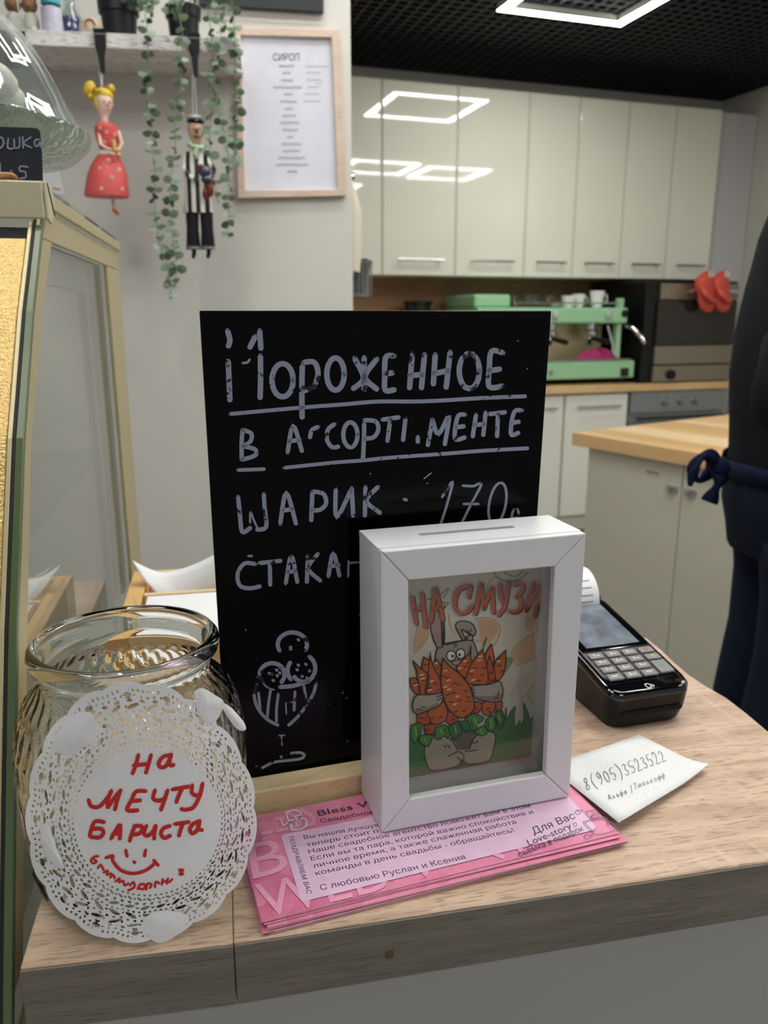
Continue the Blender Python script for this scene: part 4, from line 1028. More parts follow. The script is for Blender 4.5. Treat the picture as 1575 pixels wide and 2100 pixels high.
# front: green glass edge, gold panel
def slab(o0, o1, z0, z1, out0, out1, m, nm, **k):
    zs = [z0]+[q[0] for q in SP if z0+.01 < q[0] < z1-.01]+[z1]; rings = []
    for z in zs:
        e = .01; d = (Cs(slope_s(z+e), z+e)-Cs(slope_s(z-e), z-e)).normalized(); nf = CU.cross(d).normalized()
        if nf.y > 0: nf = -nf
        rings.append([Cs(slope_s(z), z, o)+nf*u for o, u in ((o0, out0), (o1, out0), (o1, out1), (o0, out1))])
    mb = MB(); mb.loft(rings); return obj(nm, mb, m, dc_, **k)
slab(-.0035, .0012, .62, 1.332, -.0045, .001, m_gedge, 'glass_edge', bevel=.0005, seg=1)
slab(-.0055, -.0037, .62, 1.336, -.004, .0005, m_blackm, 'dark_seam')
slab(-.0085, -.0057, .62, 1.334, -.004, .001, m_olive, 'corner_trim', bevel=.0005, seg=1)
slab(-.62, -.0087, .62, 1.322, -.006, 0, m_gold, 'front_panel', bevel=.001)
slab(-.62, -.0057, 1.3225, 1.335, -.012, -.006, m_blackm, 'shadow_gap')
# lid with folded front lip
sl0 = slope_s(1.338)-.010
mb = MB(); mb.extr([Cs(sl0, 1.336, .004), Cs(sl0, 1.336, -.62), Cs(sl0, 1.362, -.62), Cs(sl0, 1.362, .004)], CV*.0025); obj('lid_front_lip', mb, m_champ, dc_, bevel=.0012)
mb = MB(); mb.extr([Cs(sl0+.003, 1.362, .004), Cs(sl0+.003, 1.336, .004), Cs(sl0+.016, 1.3335, .004), Cs(sl0+.030, 1.345, .004), Cs(sl0+.032, 1.356, .004), Cs(sl0+.022, 1.362, .004)], CU*.0022); obj('lid_corner_fold', mb, m_champ, dc_, bevel=.0008)
mb = MB(); mb.extr([Cs(sl0+.0258, 1.3405, .0065), Cs(sl0+.0275, 1.342, .0065), Cs(sl0+.009, 1.3625, .0065), Cs(sl0+.0075, 1.3615, .0065)], CU*.0002); obj('fold_gap', mb, m_blackm, dc_)
mb = MB(); p = [Cs(sl0+.003, 1.358, .002), Cs(s_b+.004, 1.358, .002), Cs(s_b+.004, 1.358, -.62), Cs(sl0+.003, 1.358, -.62)]; mb.extr(p, Vector((0, 0, .0035))); obj('lid', mb, m_gglass, dc_)
mb = MB(); mb.extr([Cs(.30, 1.3465, .0), Cs(s_b, 1.3465, .0), Cs(s_b, 1.3575, .0), Cs(.30, 1.3575, .0)], CU*.004); obj('top_edge_trim', mb, m_olive, dc_, bevel=.001)
# inside back wall, shelf, body below
mb = MB(); mb.box(0, 0, 0, 0, 0, 0)
m_in = mat('case_interior', 'c9c9c4', .6)
mb = MB(); mb.extr([Cs(s_b-.012, .81, -.014), Cs(s_b-.012, .81, -.62), Cs(s_b-.012, 1.356, -.62), Cs(s_b-.012, 1.356, -.014)], CV*.004); obj('back_glass', mb, m_gglass, dc_)
mb = MB(); mb.extr([Cs(.16, 1.095, -.03), Cs(.70, 1.095, -.03), Cs(.70, 1.095, -.6), Cs(.16, 1.095, -.6)], Vector((0, 0, .005))); obj('glass_shelf', mb, m_gglass, dc_)
mb = MB(); mb.extr([Cs(.03, 0, -.62), Cs(.03, 0, -.001), Cs(.03, .80, -.001), Cs(.03, .80, -.62)], CV*(s_b-.032)); obj('base_cabinet_body', mb, m_olive, dc_)
mb = MB(); mb.extr([Cs(.04, .801, -.03), Cs(s_b-.02, .801, -.03), Cs(s_b-.02, .801, -.6), Cs(.04, .801, -.6)], Vector((0, 0, .006))); obj('floor_tray', mb, m_in, dc_)

# glass stand with cloche on the case
PC = Vector((-.428, .80, 0)); zpl = 1.408
g2 = thin_glass('plate_glass', 'e2ebe4', base=.10, dust=.08, rough=.03, bump=3.0, bscale=75); g3 = thin_glass('cloche_glass', 'fafdfc', dust=.10)
t = thing('glass_cake_stand', (PC.x, PC.y, 1.3617), 'textured glass cake stand on the gold display case', 'cake stand')
TP = Matrix.Translation((PC.x, PC.y, 0))
mb = MB(); mb.lathe([(0, 1.3622), (.055, 1.3622), (.05, 1.368), (.018, 1.378), (.016, zpl-.008), (.03, zpl-.002), (0, zpl-.001)], TP, 32); obj('foot', mb, g2, t, smooth=True)
mb = MB(); mb.lathe([(0, zpl), (.09, zpl), (.135, zpl+.006), (.148, zpl+.018), (.150, zpl+.026), (.146, zpl+.028), (.140, zpl+.020), (.13, zpl+.012), (.09, zpl+.007), (0, zpl+.007)], TP, 64); obj('plate', mb, g2, t, smooth=True)
t = thing('glass_cloche', (PC.x, PC.y, zpl+.014), 'domed glass cloche covering the glass cake stand', 'cloche')
pr = smooth2([(.1435, zpl+.0287), (.135, zpl+.043), (.127, zpl+.060), (.113, zpl+.088), (.090, zpl+.118), (.046, zpl+.143), (.0006, zpl+.151)], 4)
pi_ = [(max(r-.003, .0004), z-.003) for r, z in pr[::-1]]
mb = MB(); mb.lathe([(.1445, zpl+.0285)]+pr+pi_[:-1]+[(.1395, zpl+.0285)], TP, 64); obj('dome', mb, g3, t, smooth=True)
mb = MB(); mb.lathe([(.0, zpl+.1515), (.010, zpl+.1515), (.008, zpl+.16), (.016, zpl+.175), (.012, zpl+.188), (0, zpl+.191)], TP, 20); obj('knob', mb, g3, t, smooth=True)
# slice of bark cake under the dome
mb = MB(); rr_ = random.Random(4)
for k in range(5): mb.ell((PC.x+.0+.02*rr_.uniform(-1, 1)+.015*k, PC.y+.02*rr_.uniform(-1, 1), zpl+.04+.006*k), (.045-.005*k, .04, .018), 14)
obj('meringue_cake', mb, mat('meringue', 'd9d2cc', .7, bump=.8, bscale=90, vary=.25, vscale=30), label='white crumbly meringue cake under the glass cloche', cat='cake', smooth=True)
# black price tag in wooden holder
tp = Cs(sl0+.02, 1.3625, 0)
def Tg(px, py, off=0): return onpl(px, py, tp-CV*off, CV)
t = thing('price_tag', Tg(30, 372), 'black chalk price tag in a wooden holder on the display case', 'price tag', math.atan2(CU.y, CU.x))
pts = [(-95, 371), (88.5, 371), (87, 320), (84, 280), (83, 270), (78, 264), (70, 262.5), (-60, 258), (-95, 258)]
mb = MB(); mb.extr([Tg(*p) for p in pts], -CV*.0015); obj('tag_board', mb, mat('tag_black', '1e2026', .55, vary=.2, vscale=80), t, bevel=.0003, seg=1)
chalk = mat('chalk_marker', '868ea2', .6, vary=.25, vscale=300)
def tz(x, y): return Tg(x/5.25, y/5.25, .0022)
mb = MB()
for st, w in (([(-20, 1500), (20, 1480), (40, 1540), (10, 1590), (-30, 1580)], 20), ([(90, 1490), (85, 1590), (150, 1590), (150, 1500)], 20), ([(150, 1590), (205, 1585), (210, 1480)], 20), ([(245, 1475), (250, 1590)], 20), ([(335, 1475), (255, 1540), (340, 1590)], 17),
              ([(420, 1500), (380, 1510), (372, 1555), (400, 1575), (432, 1530), (435, 1580)], 20), ([(300, 1800), (220, 1790), (215, 1840), (270, 1850), (275, 1910), (215, 1920)], 20), ([(0, 1750), (5, 1850)], 15), ([(110, 1835), (130, 1838)], 12)):
    mb.stroke(st, w, tz)
obj('chalk_lettering', mb, chalk, t, label='grey chalk lettering on the tag')
mb = MB(); mb.extr([Tg(x, y, .0018) for x, y in ((-95, 371), (41, 371), (36, 360), (28, 356), (-95, 354))], -CV*.008); obj('wooden_holder', mb, wood('holder_wood', 'b07f4f', 'c2925f', '7d5632', stretch=6, scale=40), t, bevel=.0015)

# ------------------------------------------------------------------ wooden box with napkins behind the jar
m_pine = wood('box_pine', 'c79a5c', 'd6ab6c', '9c7340', ang=R_(101.4), stretch=9, scale=30, rough=.5, pores=.35)
m_pine2 = wood('box_pine_light', 'd3b587', 'dfc49a', 'b08d5c', ang=R_(11), stretch=9, scale=30, rough=.5, pores=.3)
XO = Vector((-.2255, .605, 0)); XT = frame(XO, CU, CV, (0, 0, 1))
t = thing('wooden_napkin_box', XT @ Vector((.12, .11, CZ)), 'open wooden box with divider behind the glass jar', 'box', math.atan2(CU.y, CU.x))
zb = CZ+.0005
for nm, b, m in (('side_board', (0, .016, 0, .215), m_pine), ('side_board', (.234, .25, 0, .215), m_pine), ('end_board', (.0165, .2335, .205, .215), m_pine2), ('end_board', (.0165, .2335, 0, .01), m_pine2), ('divider', (.0165, .2335, .135, .143), m_pine2)):
    mb = MB(); mb.box(*b, zb, zb+.05, XT); obj(nm, mb, m, t, bevel=.001)
mb = MB(); mb.box(.0165, .2335, .0105, .1345, zb, zb+.004, XT); mb.box(.0165, .2335, .1435, .2045, zb, zb+.004, XT); obj('bottom_board', mb, m_pine2, t)
t = thing('napkin_stack', XT @ Vector((.06, .07, zb+.005)), 'stack of white paper napkins in the front of the wooden box', 'napkins')
for k in range(9):
    o = rr_.uniform(-.0015, .0015); mb = MB(); z = zb+.0055+k*.0052; mb.box(.019+o+.001, .105+o, .018+o, .128+o, z, z+.004, XT); obj('napkin', mb, m_white, t, bevel=.001)
# curled sheet
mb = MB(); n = 16; rows = []
A_ = ony(272, 1149, .80); B_ = ony(334, 1226, .752); 
for i in range(n+1):
    f = i/n; x = 272+185*f; y = 1149+27*math.sin(min(1, f/.42)*math.pi/2)-48*max(0, (f-.28)/.72)**1.6
    top = ony(x, y, .782+.015*f); lowx = 335+120*f; low_ = XT @ Vector((.03+.17*f, .149, zb+.034)); low_ = ony(lowx, 1231-3*f, .762+.02*f)
    rows.append([top.lerp(low_, j/6)+Vector((0, -.006*math.sin(j/6*math.pi), 0)) for j in range(7)])
mb.v = []; mb.loft(rows, cap=False, closed=False)
o = obj('curled_paper', mb, m_white, label='curled white sheet of paper sticking up from the wooden box', cat='paper', smooth=True); s_ = o.modifiers.new('t', 'SOLIDIFY'); s_.thickness = .0004
for k in range(3):
    o_ = .004*k; mb = MB(); mb.extr([onz(x, y, CZ+.0006+k*.0006) for x, y in ((250+k*3, 1330), (395, 1318+k*2), (470, 1400), (300, 1420+k*3))], Vector((0, 0, .0004)))
    obj('loose_sheet', mb, m_white, label=('lowest', 'middle', 'topmost')[k]+' white sheet lying behind the jar before the wooden box', cat='paper', group='white sheets behind the jar')

# ------------------------------------------------------------------ black menu board in a pine base
v_up = -ray(745, 6282).normalized(); 
bl = onz(499.7, 1595.4, .97); br_ = onz(751.9, 1550, .97); kb = (br_-bl).normalized(); bn = kb.cross(v_up).normalized()
if bn.y > 0: bn = -bn
def Bp(px, py, off=0): return onpl(px, py, bl+bn*off, bn)
TL, TR = Bp(409.6, 637.7), Bp(1131, 637)
dwn = -v_up
kk = (TL-bl).dot(v_up)
BLc = TL-v_up*(kk-.0); BRc = TR-v_up*((TR-bl).dot(v_up)); 
t = thing('menu_board', Vector((0.0, .49, CZ)), 'black chalk menu board offering ice cream, standing in a pine block', 'sign board', math.atan2(kb.y, kb.x))
mb = MB(); mb.extr([BLc-v_up*.012, BRc-v_up*.012, TR, TL], -bn*.003); obj('black_panel', mb, mat('gloss_black_board', '040406', .15, spec=.12), t, bevel=.0004, seg=1)
fT = onz(502, 1628, .970); fT2 = onz(752, 1585, .970); kf = (fT2-fT).normalized(); kf.z = 0
back = Vector((-kf.y, kf.x, 0))
A0 = fT-kf*.006; A1 = A0+kf*.219
m_block = wood('pine_block', 'd2b88c', 'e0caa0', 'a98555', ang=math.atan2(kf.y, kf.x), stretch=14, scale=34, rough=.5, pores=.3)
mb = MB(); zt_ = .970
gap = ((bl-fT).dot(back))-.0008
def bx_(d0, d1, z0, z1, nm):
    mb = MB(); mb.extr([A0+back*d0+Vector((0, 0, z0-zt_)), A1+back*d0+Vector((0, 0, z0-zt_)), A1+back*d1+Vector((0, 0, z0-zt_)), A0+back*d1+Vector((0, 0, z0-zt_))], Vector((0, 0, z1-z0))); return obj(nm, mb, m_block, t, bevel=.0012)
bx_(0, gap, CZ+.0003, zt_, 'base_block_front'); bx_(gap+.0062, gap+.026, CZ+.0003, zt_, 'base_block_rear'); bx_(gap+.0001, gap+.0061, CZ+.0003, zt_-.0125, 'base_block_slot')
# chalk lettering traced stroke by stroke
ch_m = bpy.data.materials.new('worn_chalk_marker'); ch_m.use_nodes = True
nt = ch_m.node_tree; tc = nt.nodes.new('ShaderNodeTexCoord'); nz = nt.nodes.new('ShaderNodeTexNoise'); nz.inputs['Scale'].default_value = 260; nz.inputs['Detail'].default_value = 6
nz2 = nt.nodes.new('ShaderNodeTexNoise'); nz2.inputs['Scale'].default_value = 45; ad = nt.nodes.new('ShaderNodeMath'); ad.operation = 'ADD'; ml = nt.nodes.new('ShaderNodeMath'); ml.operation = 'MULTIPLY'; ml.inputs[1].default_value = 1.0
rp = nt.nodes.new('ShaderNodeValToRGB'); rp.color_ramp.elements[0].position = .81; rp.color_ramp.elements[0].color = lin('0a0a0d'); rp.color_ramp.elements[1].position = .85; rp.color_ramp.elements[1].color = lin('8c93a8')
for n_ in (nz, nz2): nt.links.new(tc.outputs['Object'], n_.inputs['Vector'])
nt.links.new(nz2.outputs['Fac'], ml.inputs[0]); nt.links.new(nz.outputs['Fac'], ad.inputs[0]); nt.links.new(ml.outputs[0], ad.inputs[1]); nt.links.new(ad.outputs[0], rp.inputs['Fac']); nt.links.new(rp.outputs['Color'], nt.nodes['Principled BSDF'].inputs['Base Color']); nt.nodes['Principled BSDF'].inputs['Roughness'].default_value = .6
def b6(x, y): return Bp(400+x/2.128, 620+y/2.128, .00035)
def b8(x, y): return Bp(440+x/3.9375, 1200+y/3.9375, .00035)
def strokes(lst, fn, m, nm, parent, **k):
    mb = MB()
    for w, sts in lst:
        for s in sts: mb.stroke(s, w, fn)
    return obj(nm, mb, m, parent, **k)
W1 = [(24, [[(142, 125), (152, 165), (146, 190)], [(145, 258), (148, 330), (152, 425)], [(282, 125), (287, 200)], [(262, 150), (240, 195)], [(285, 235), (286, 330), (284, 415)],
            ellp(382, 340, 46, 72), [(468, 278), (466, 380), (467, 500)], [(475, 262), (520, 262), (537, 310), (518, 365), (478, 385)], ellp(613, 313, 38, 70),
            [(697, 245), (735, 330), (692, 375)], [(738, 242), (738, 380)], [(793, 248), (742, 325), (792, 378)],
            [(868, 234), (832, 240), (828, 320), (830, 383), (868, 382)], [(832, 312), (860, 308)],
            [(948, 224), (936, 372)], [(1001, 230), (988, 372)], [(938, 320), (988, 315)],
            [(1048, 230), (1040, 355)], [(1113, 218), (1096, 370)], [(1042, 312), (1102, 298)], ellp(1197, 300, 44, 76),
            [(1343, 220), (1294, 214), (1284, 290), (1284, 368), (1340, 366)], [(1286, 298), (1328, 292)]]),
      (11, [[(208, 265), (228, 262), (238, 250)]]),
      (17, [[(155, 487), (300, 474), (480, 458), (640, 446), (800, 433), (1000, 432), (1250, 418), (1440, 410)]]),
      (19, [[(207, 558), (203, 620), (204, 684)], [(210, 558), (245, 572), (242, 606), (210, 628)], [(212, 628), (262, 642), (262, 668), (208, 686)],
            [(404, 655), (428, 538), (466, 648)], [(412, 606), (455, 600)], [(536, 544), (510, 558), (502, 588)],
            [(608, 532), (580, 556), (576, 600), (598, 632), (624, 630)], ellp(678, 578, 31, 54), [(738, 530), (737, 600), (733, 678)], [(740, 514), (788, 520), (800, 555), (780, 588), (742, 595)],
            [(818, 512), (888, 502)], [(852, 512), (840, 604)], [(918, 508), (908, 600)], [(972, 588), (972, 608)],
            [(1036, 512), (1016, 622)], [(1036, 512), (1062, 575), (1108, 497), (1090, 618)],
            [(1178, 490), (1146, 500), (1134, 594), (1176, 590)], [(1142, 545), (1172, 541)], [(1226, 492), (1212, 584)], [(1268, 482), (1258, 578)], [(1218, 536), (1260, 531)],
            [(1284, 488), (1352, 480)], [(1322, 490), (1318, 583)], [(1426, 472), (1392, 480), (1378, 574), (1410, 570)], [(1386, 526), (1412, 521)]]),
      (16, [[(188, 732), (300, 728)], [(390, 722), (600, 700), (730, 690), (850, 678), (1100, 660), (1250, 648), (1450, 637)]]),
      (19, [[(188, 850), (196, 930), (206, 1002), (240, 985)], [(300, 838), (305, 910), (310, 980), (272, 992)], [(372, 965), (398, 830), (440, 965)], [(388, 908), (425, 902)],
            [(512, 830), (507, 950)], [(514, 826), (560, 836), (572, 878), (545, 905), (512, 908)], [(614, 816), (618, 938), (680, 820)], [(684, 812), (690, 930)],
            [(744, 808), (741, 930)], [(798, 806), (748, 866), (806, 918)]]),
      (9, [[(240, 962), (242, 915), (256, 950), (272, 985)]]), (14, [[(912, 860), (922, 862)]]),
      (11, [[(1078, 850), (1124, 782), (1100, 880), (1073, 965)], [(1168, 800), (1215, 802), (1250, 792), (1200, 890), (1163, 965)], [(1172, 880), (1236, 880)], ellp(1320, 878, 36, 92, -100, 255, rot=.18), [(1378, 968), (1388, 910), (1408, 905), (1410, 935), (1385, 945)]]),
      (18, [[(262, 1142), (215, 1140), (186, 1185), (195, 1235), (235, 1248), (282, 1240)], [(282, 1138), (372, 1128)], [(326, 1140), (328, 1232)], [(396, 1226), (420, 1105), (446, 1220)], [(402, 1178), (438, 1172)],
            [(492, 1108), (488, 1220)], [(536, 1098), (494, 1160), (546, 1214)], [(582, 1195), (603, 1095), (630, 1192)], [(592, 1152), (626, 1146)], [(727, 1080), (727, 1190)]]),
      (9, [[(670, 1130), (668, 1200)], [(672, 1138), (722, 1134)]]), (10, [[(232, 1107), (248, 1107)]]),
      (5, [[(709, 129), (711, 131)], [(1408, 167), (1410, 169)], [(1448, 288), (1450, 290)], [(764, 747), (766, 749)], [(1012, 789), (1014, 791)], [(999, 770), (1030, 745)]])]
strokes(W1, b6, ch_m, 'chalk_lettering', t, label='grey chalk lettering listing ice cream and price')
W2 = [(34, [ellp(628, 480, 118, 98, 150, 330), ellp(628, 480, 118, 98, -25, 25), ellp(465, 722, 100, 92, 140, 400), ellp(718, 672, 95, 108, -60, 140), ellp(700, 690, 110, 110, 140, 215), [(530, 822), (640, 812), (760, 775)]]),
      (26, [[(345, 800), (320, 880), (345, 985), (420, 1080), (510, 1130)], [(822, 790), (790, 890), (700, 1030), (600, 1130)]]),
      (22, [[(452, 850), (435, 960), (425, 1080)], [(515, 880), (500, 1000), (500, 1100)], [(650, 860), (642, 1010)], [(722, 815), (738, 910)], [(355, 870), (368, 1000)], [(385, 1475), (480, 1430), (600, 1415), (700, 1400), (725, 1372), (690, 1352), (620, 1358)]]),
      (12, [[(575, 950), (640, 944)], [(575, 950), (580, 1040)], [(520, 1215), (565, 1212)], [(540, 1215), (545, 1290)], [(340, 740), (420, 820), (480, 845)]]),
      (26, [[(x, y), (x+3, y+2)] for x, y in ((440, 712), (465, 716), (500, 684), (532, 668), (524, 708), (504, 730), (472, 768), (612, 500), (612, 515), (675, 440), (675, 645), (665, 682), (735, 638), (765, 692), (705, 735), (745, 750), (538, 1385))]),
      (12, [[(x, y), (x+2, y+1)] for x, y in ((250, 362), (1168, 238), (1033, 868), (1065, 910), (928, 962), (1073, 1260), (335, 1460))])]
for nm_, it_ in zip(('sundae_scoops', 'sundae_cup', 'sundae_stripes', 'sundae_strokes', 'scoop_dots', 'chalk_specks'), W2):
    strokes([it_], b8, ch_m, nm_, t, kind='stuff' if nm_ in ('scoop_dots', 'chalk_specks', 'sundae_stripes', 'sundae_strokes', 'sundae_scoops', 'sundae_cup') else None)

# ------------------------------------------------------------------ pink flyers
FZ = .9572
fBL, fBR = onz(537, 1888, FZ), onz(1269, 1707.5, FZ); FU = (fBR-fBL).normalized(); FV = Vector((-FU.y, FU.x, 0)); FW = (fBR-fBL).length
fdep = ((A0-fBL).dot(FV)); FD = .092
pink = bpy.data.materials.new('pink_flyer_print'); pink.use_nodes = True
nt = pink.node_tree; tc = nt.nodes.new('ShaderNodeTexCoord'); vo = nt.nodes.new('ShaderNodeTexVoronoi'); vo.inputs['Scale'].default_value = 130; vo.distance = 'MANHATTAN'
n2 = nt.nodes.new('ShaderNodeTexNoise'); n2.inputs['Scale'].default_value = 14; rp = nt.nodes.new('ShaderNodeValToRGB'); rp.color_ramp.elements[0].color = lin('bd5078'); rp.color_ramp.elements[1].color = lin('dc86a6'); rp.color_ramp.elements[0].position = .2; rp.color_ramp.elements[1].position = .8
mm = nt.nodes.new('ShaderNodeMath'); mm.operation = 'MULTIPLY_ADD'; mm.inputs[1].default_value = .45
nt.links.new(tc.outputs['Object'], vo.inputs['Vector']); nt.links.new(tc.outputs['Object'], n2.inputs['Vector']); nt.links.new(vo.outputs['Color'], mm.inputs[0]); nt.links.new(n2.outputs['Fac'], mm.inputs[2]); nt.links.new(mm.outputs[0], rp.inputs['Fac']); nt.links.new(rp.outputs['Color'], nt.nodes['Principled BSDF'].inputs['Base Color']); nt.nodes['Principled BSDF'].inputs['Roughness'].default_value = .3
m_pinkp = mat('pale_pink_print', 'e59fbd', .35, vary=.06, vscale=90); m_lav = mat('lavender_panel_print', 'dcb9d6', .35, vary=.07, vscale=60); m_ink = mat('purple_black_ink', '3d2a3c', .5); m_edgep = mat('flyer_edge', 'f0c9d6', .7)
NF = 9; zz = CZ+.0004; rf = random.Random(5); flyers = []
for k in range(NF):
    last = k == NF-1
    dx = 0 if last else rf.uniform(-.003, .004)+.002; dy = 0 if last else rf.uniform(-.0035, .0)-.0006*(NF-k)*.3; ro = 0 if last else R_(rf.uniform(-.9, .3))
    z0 = zz+k*(FZ-zz-.0004)/(NF-1)
    ordn = ('lowest', 'second lowest', 'third from the bottom', 'fourth from the bottom', 'middle', 'fourth from the top', 'third from the top', 'second from the top')
    lab = 'pink printed flyer with white text panel, topmost of the stack under the white money box' if last else 'pink flyer, '+ordn[k]+' in the stack under the white money box'
    t = thing('flyer', fBL+FU*FW/2+FV*FD/2+Vector((0, 0, z0-FZ)), lab, 'flyer', math.atan2(FU.y, FU.x), 'pink flyers stacked under the white money box')
    n = 12; rows = []
    for i in range(n+1):
        f = i/n; row = []
        for j in range(5):
            g = j/4; a = ro; x = f*FW-FW/2; y = g*FD-FD/2
            xx = x*math.cos(a)-y*math.sin(a)+dx; yy = x*math.sin(a)+y*math.cos(a)+dy
            sag = 0
            row.append(fBL+FU*(FW/2+xx)+FV*(FD/2+yy)+Vector((0, 0, z0-FZ+sag)))
        rows.append(row)
    mb = MB(); mb.loft(rows, cap=False, closed=False); bot = MB()
    o = obj('sheet', mb, [pink, m_edgep], t); so = o.modifiers.new('t', 'SOLIDIFY'); so.thickness = .0004; so.offset = -1; so.material_offset_rim = 1
    flyers.append(t)
top = flyers[-1]; FN = Vector((0, 0, 1))
def Fp(px, py, off=.0001): return onz(px, py, FZ+off)
def f3(x, y, off=.0001): return Fp(480+x/3.75, 1580+y/3.75, off)
def f4(x, y, off=.0001): return Fp(860+x/3.424, 1560+y/3.424, off)
def clipF(p): return p
big = MB()
for s, a, b, c in (('BLESS', f3(60, 528), f3(640, 418), f3(25, 320)), ('BLES', f3(145, 835), f3(1240, 560), f3(95, 560)), ('WEDDING', f3(215, 1140), f3(2260, 655), f3(150, 865))):
    add_text(big, s, a, b, c, Vector(), bold=.02)
# keep the big letters inside the sheet and outside the text panel (print order: panel covers them)
def inside(p):
    q = p-fBL; return .0005 < q.dot(FU) < FW-.0005 and .0005 < q.dot(FV) < FD-.0005
keep = [f for f in big.f if all(inside(big.v[i]) for i in f)]
big.f = keep; big.mi = [0]*len(keep)
obj('large_pale_letters', big, m_pinkp, top, label='large pale pink letters')
pan = [Fp(577, 1717, .0002), Fp(582, 1711, .0002), Fp(1085, 1612, .0002), Fp(1160, 1628, .0002), Fp(1222, 1694, .0002), Fp(1218, 1702, .0002), Fp(1064, 1740, .0002), Fp(625, 1848, .0002), Fp(617, 1845, .0002)]
pan = [fBL+FU*min(FW-.002, (p-fBL).dot(FU))+FV*min(FD-.003, (p-fBL).dot(FV))+Vector((0, 0, .0002)) for p in pan]
mb = MB(); mb.poly(pan); obj('text_panel', mb, m_lav, top, label='pale lavender text panel')
mb = MB(); off = .0003
def ln_(s, a, b, h, bold=-.002, shear=0, sp=1.0):
    u = (b-a).normalized(); nrm = FN.cross(u); add_text(mb, s, a, b, a+nrm*h, Vector(), bold=bold, shear=shear, space=sp)
hh = .0040
ln_('Вы нашли лучшую', f3(540, 530, off), f3(1135, 428, off), hh)
ln_('теперь стоит п', f3(563, 588, off), f3(1112, 478, off), hh)
ln_('Наше свадебное агентство поможет вам в этом', f3(578, 640, off), f4(785, 325, off), hh)
ln_('Если вы та пара, которой важно спокойствие и', f3(595, 695, off), f4(805, 370, off), hh)
ln_('личное время, а также слаженная работа', f3(612, 752, off), f4(685, 440, off), hh)
ln_('команды в день свадьбы - обращайтесь!', f3(632, 808, off), f4(670, 500, off), hh)
ln_('С любовью Руслан и Ксения', f3(668, 922, off), f4(328, 690, off), .0045)
mb.f = [f for f in mb.f if all((mb.v[i]-fBL).dot(FV) < FD-.0004 for i in f)]; mb.mi = [0]*len(mb.f)
obj('small_print', mb, m_ink, top, label='small dark lettering')
mb = MB()
ln_('Bless W', f3(650, 348, off), f3(1100, 262, off), .0060, bold=.0)
ln_('Свадебное', f3(668, 402, off), f3(1085, 328, off), .0040)
mb.f = [f for f in mb.f if all((mb.v[i]-fBL).dot(FV) < FD-.0004 for i in f)]; mb.mi = [0]*len(mb.f)
obj('heading', mb, m_ink, top, label='dark heading lettering')
mb = MB()
add_text(mb, 'ПОЗДРАВЛЯЕМ ВАС', f3(420, 512, off), f3(562, 952, off), f3(455, 508, off), Vector(), bold=.012); obj('side_lettering', mb, m_ink, top)
mb = MB()
ln_('Для Вас', f4(800, 522, off), f4(1110, 398, off), .0062, bold=.006, shear=.35); ln_('Love-story', f4(772, 598, off), f4(1085, 470, off), .0055, bold=.006, shear=.35); ln_('съёмка в подарок', f4(708, 675, off), f4(1168, 485, off), .0045, bold=.006, shear=.35)
obj('cursive_lettering', mb, mat('navy_ink', '22263f', .5), top)
mb = MB()
def f4o(x, y): return f4(x, y, off)
for s in ([(1150, 440), (1240, 515), (1380, 475), (1290, 405), (1150, 440)], [(1145, 430), (1290, 395), (1340, 440)], [(1190, 400), (1170, 360), (1230, 350), (1200, 400)], [(1200, 400), (1255, 365), (1250, 400), (1200, 402)], [(1165, 440), (1225, 500)], [(1310, 420), (1330, 455)],
          [(1100, 350), (1115, 345), (1120, 360)], [(1080, 445), (1095, 435), (1105, 450), (1095, 465), (1080, 445)], [(1155, 530), (1175, 515), (1190, 525), (1215, 515), (1205, 535), (1175, 550), (1155, 530)], [(1090, 365), (1105, 350), (1125, 352), (1145, 345), (1135, 362), (1110, 378), (1090, 365)]):
    mb.stroke(s, 4, f4o)
obj('gift_drawing', mb, mat('grey_purple_print', '6e5a74', .5), top)
mb = MB()
def f3o(x, y): return f3(x, y, off)
for s in ([(362, 378), (385, 425), (420, 395), (445, 430)], [(400, 330), (445, 455)], [(400, 325), (470, 305), (515, 330), (490, 370), (430, 385)], [(490, 370), (550, 375), (555, 425), (500, 455), (440, 458)], [(470, 345), (480, 420)], [(470, 348), (505, 345), (500, 375), (475, 385)]):
    mb.stroke(s, 9, f3o)
obj('monogram', mb, m_white, top, label='white monogram emblem')

# ------------------------------------------------------------------ white money box with poster
XZ = FZ+.0011
ba = onz(782.7, 1709, XZ); bb = onz(1168, 1634, XZ); BX = (bb-ba).normalized(); BY = Vector((-BX.y, BX.x, 0)); BW = (bb-ba).length; BD = .047; BH = .1813
BT = frame(ba, BX, BY, (0, 0, 1)); bi = BT.inverted()
m_box = mat('white_satin_frame', 'dadade', .3, spec=.5, bump=.04, bscale=700)
t = thing('smoothie_money_box', BT @ Vector((BW/2, BD/2, 0)), 'white box frame money box with a carrot smoothie poster, standing on the pink flyers', 'money box', math.atan2(BX.y, BX.x))
def bp_(px, py, y=0): return bi @ onpl(px, py, BT @ Vector((0, y, 0)), BY)
o_ = [Vector((0, 0, .0)), Vector((BW, 0, 0)), Vector((BW, 0, BH)), Vector((0, 0, BH))]
i_ = [bp_(840, 1639), bp_(1120, 1589.5), bp_(1138.6, 1161.7), bp_(838, 1190.5)]
for k in range(4):
    j = (k+1) % 4; mb = MB(); g = .00012
    a, b, c_, d_ = o_[k], o_[j], i_[j], i_[k]
    dd = (b-a).normalized()*g; mb.extr([BT @ (a+dd), BT @ (b-dd), BT @ (c_-dd), BT @ (d_+dd)], BY*.006)
    obj('frame_rail', mb, m_box, t, bevel=.0009)
mb = MB(); mb.box(.0, .006, .0062, BD, 0, BH-.0045, BT); obj('side_panel', mb, m_box, t, bevel=.0006)
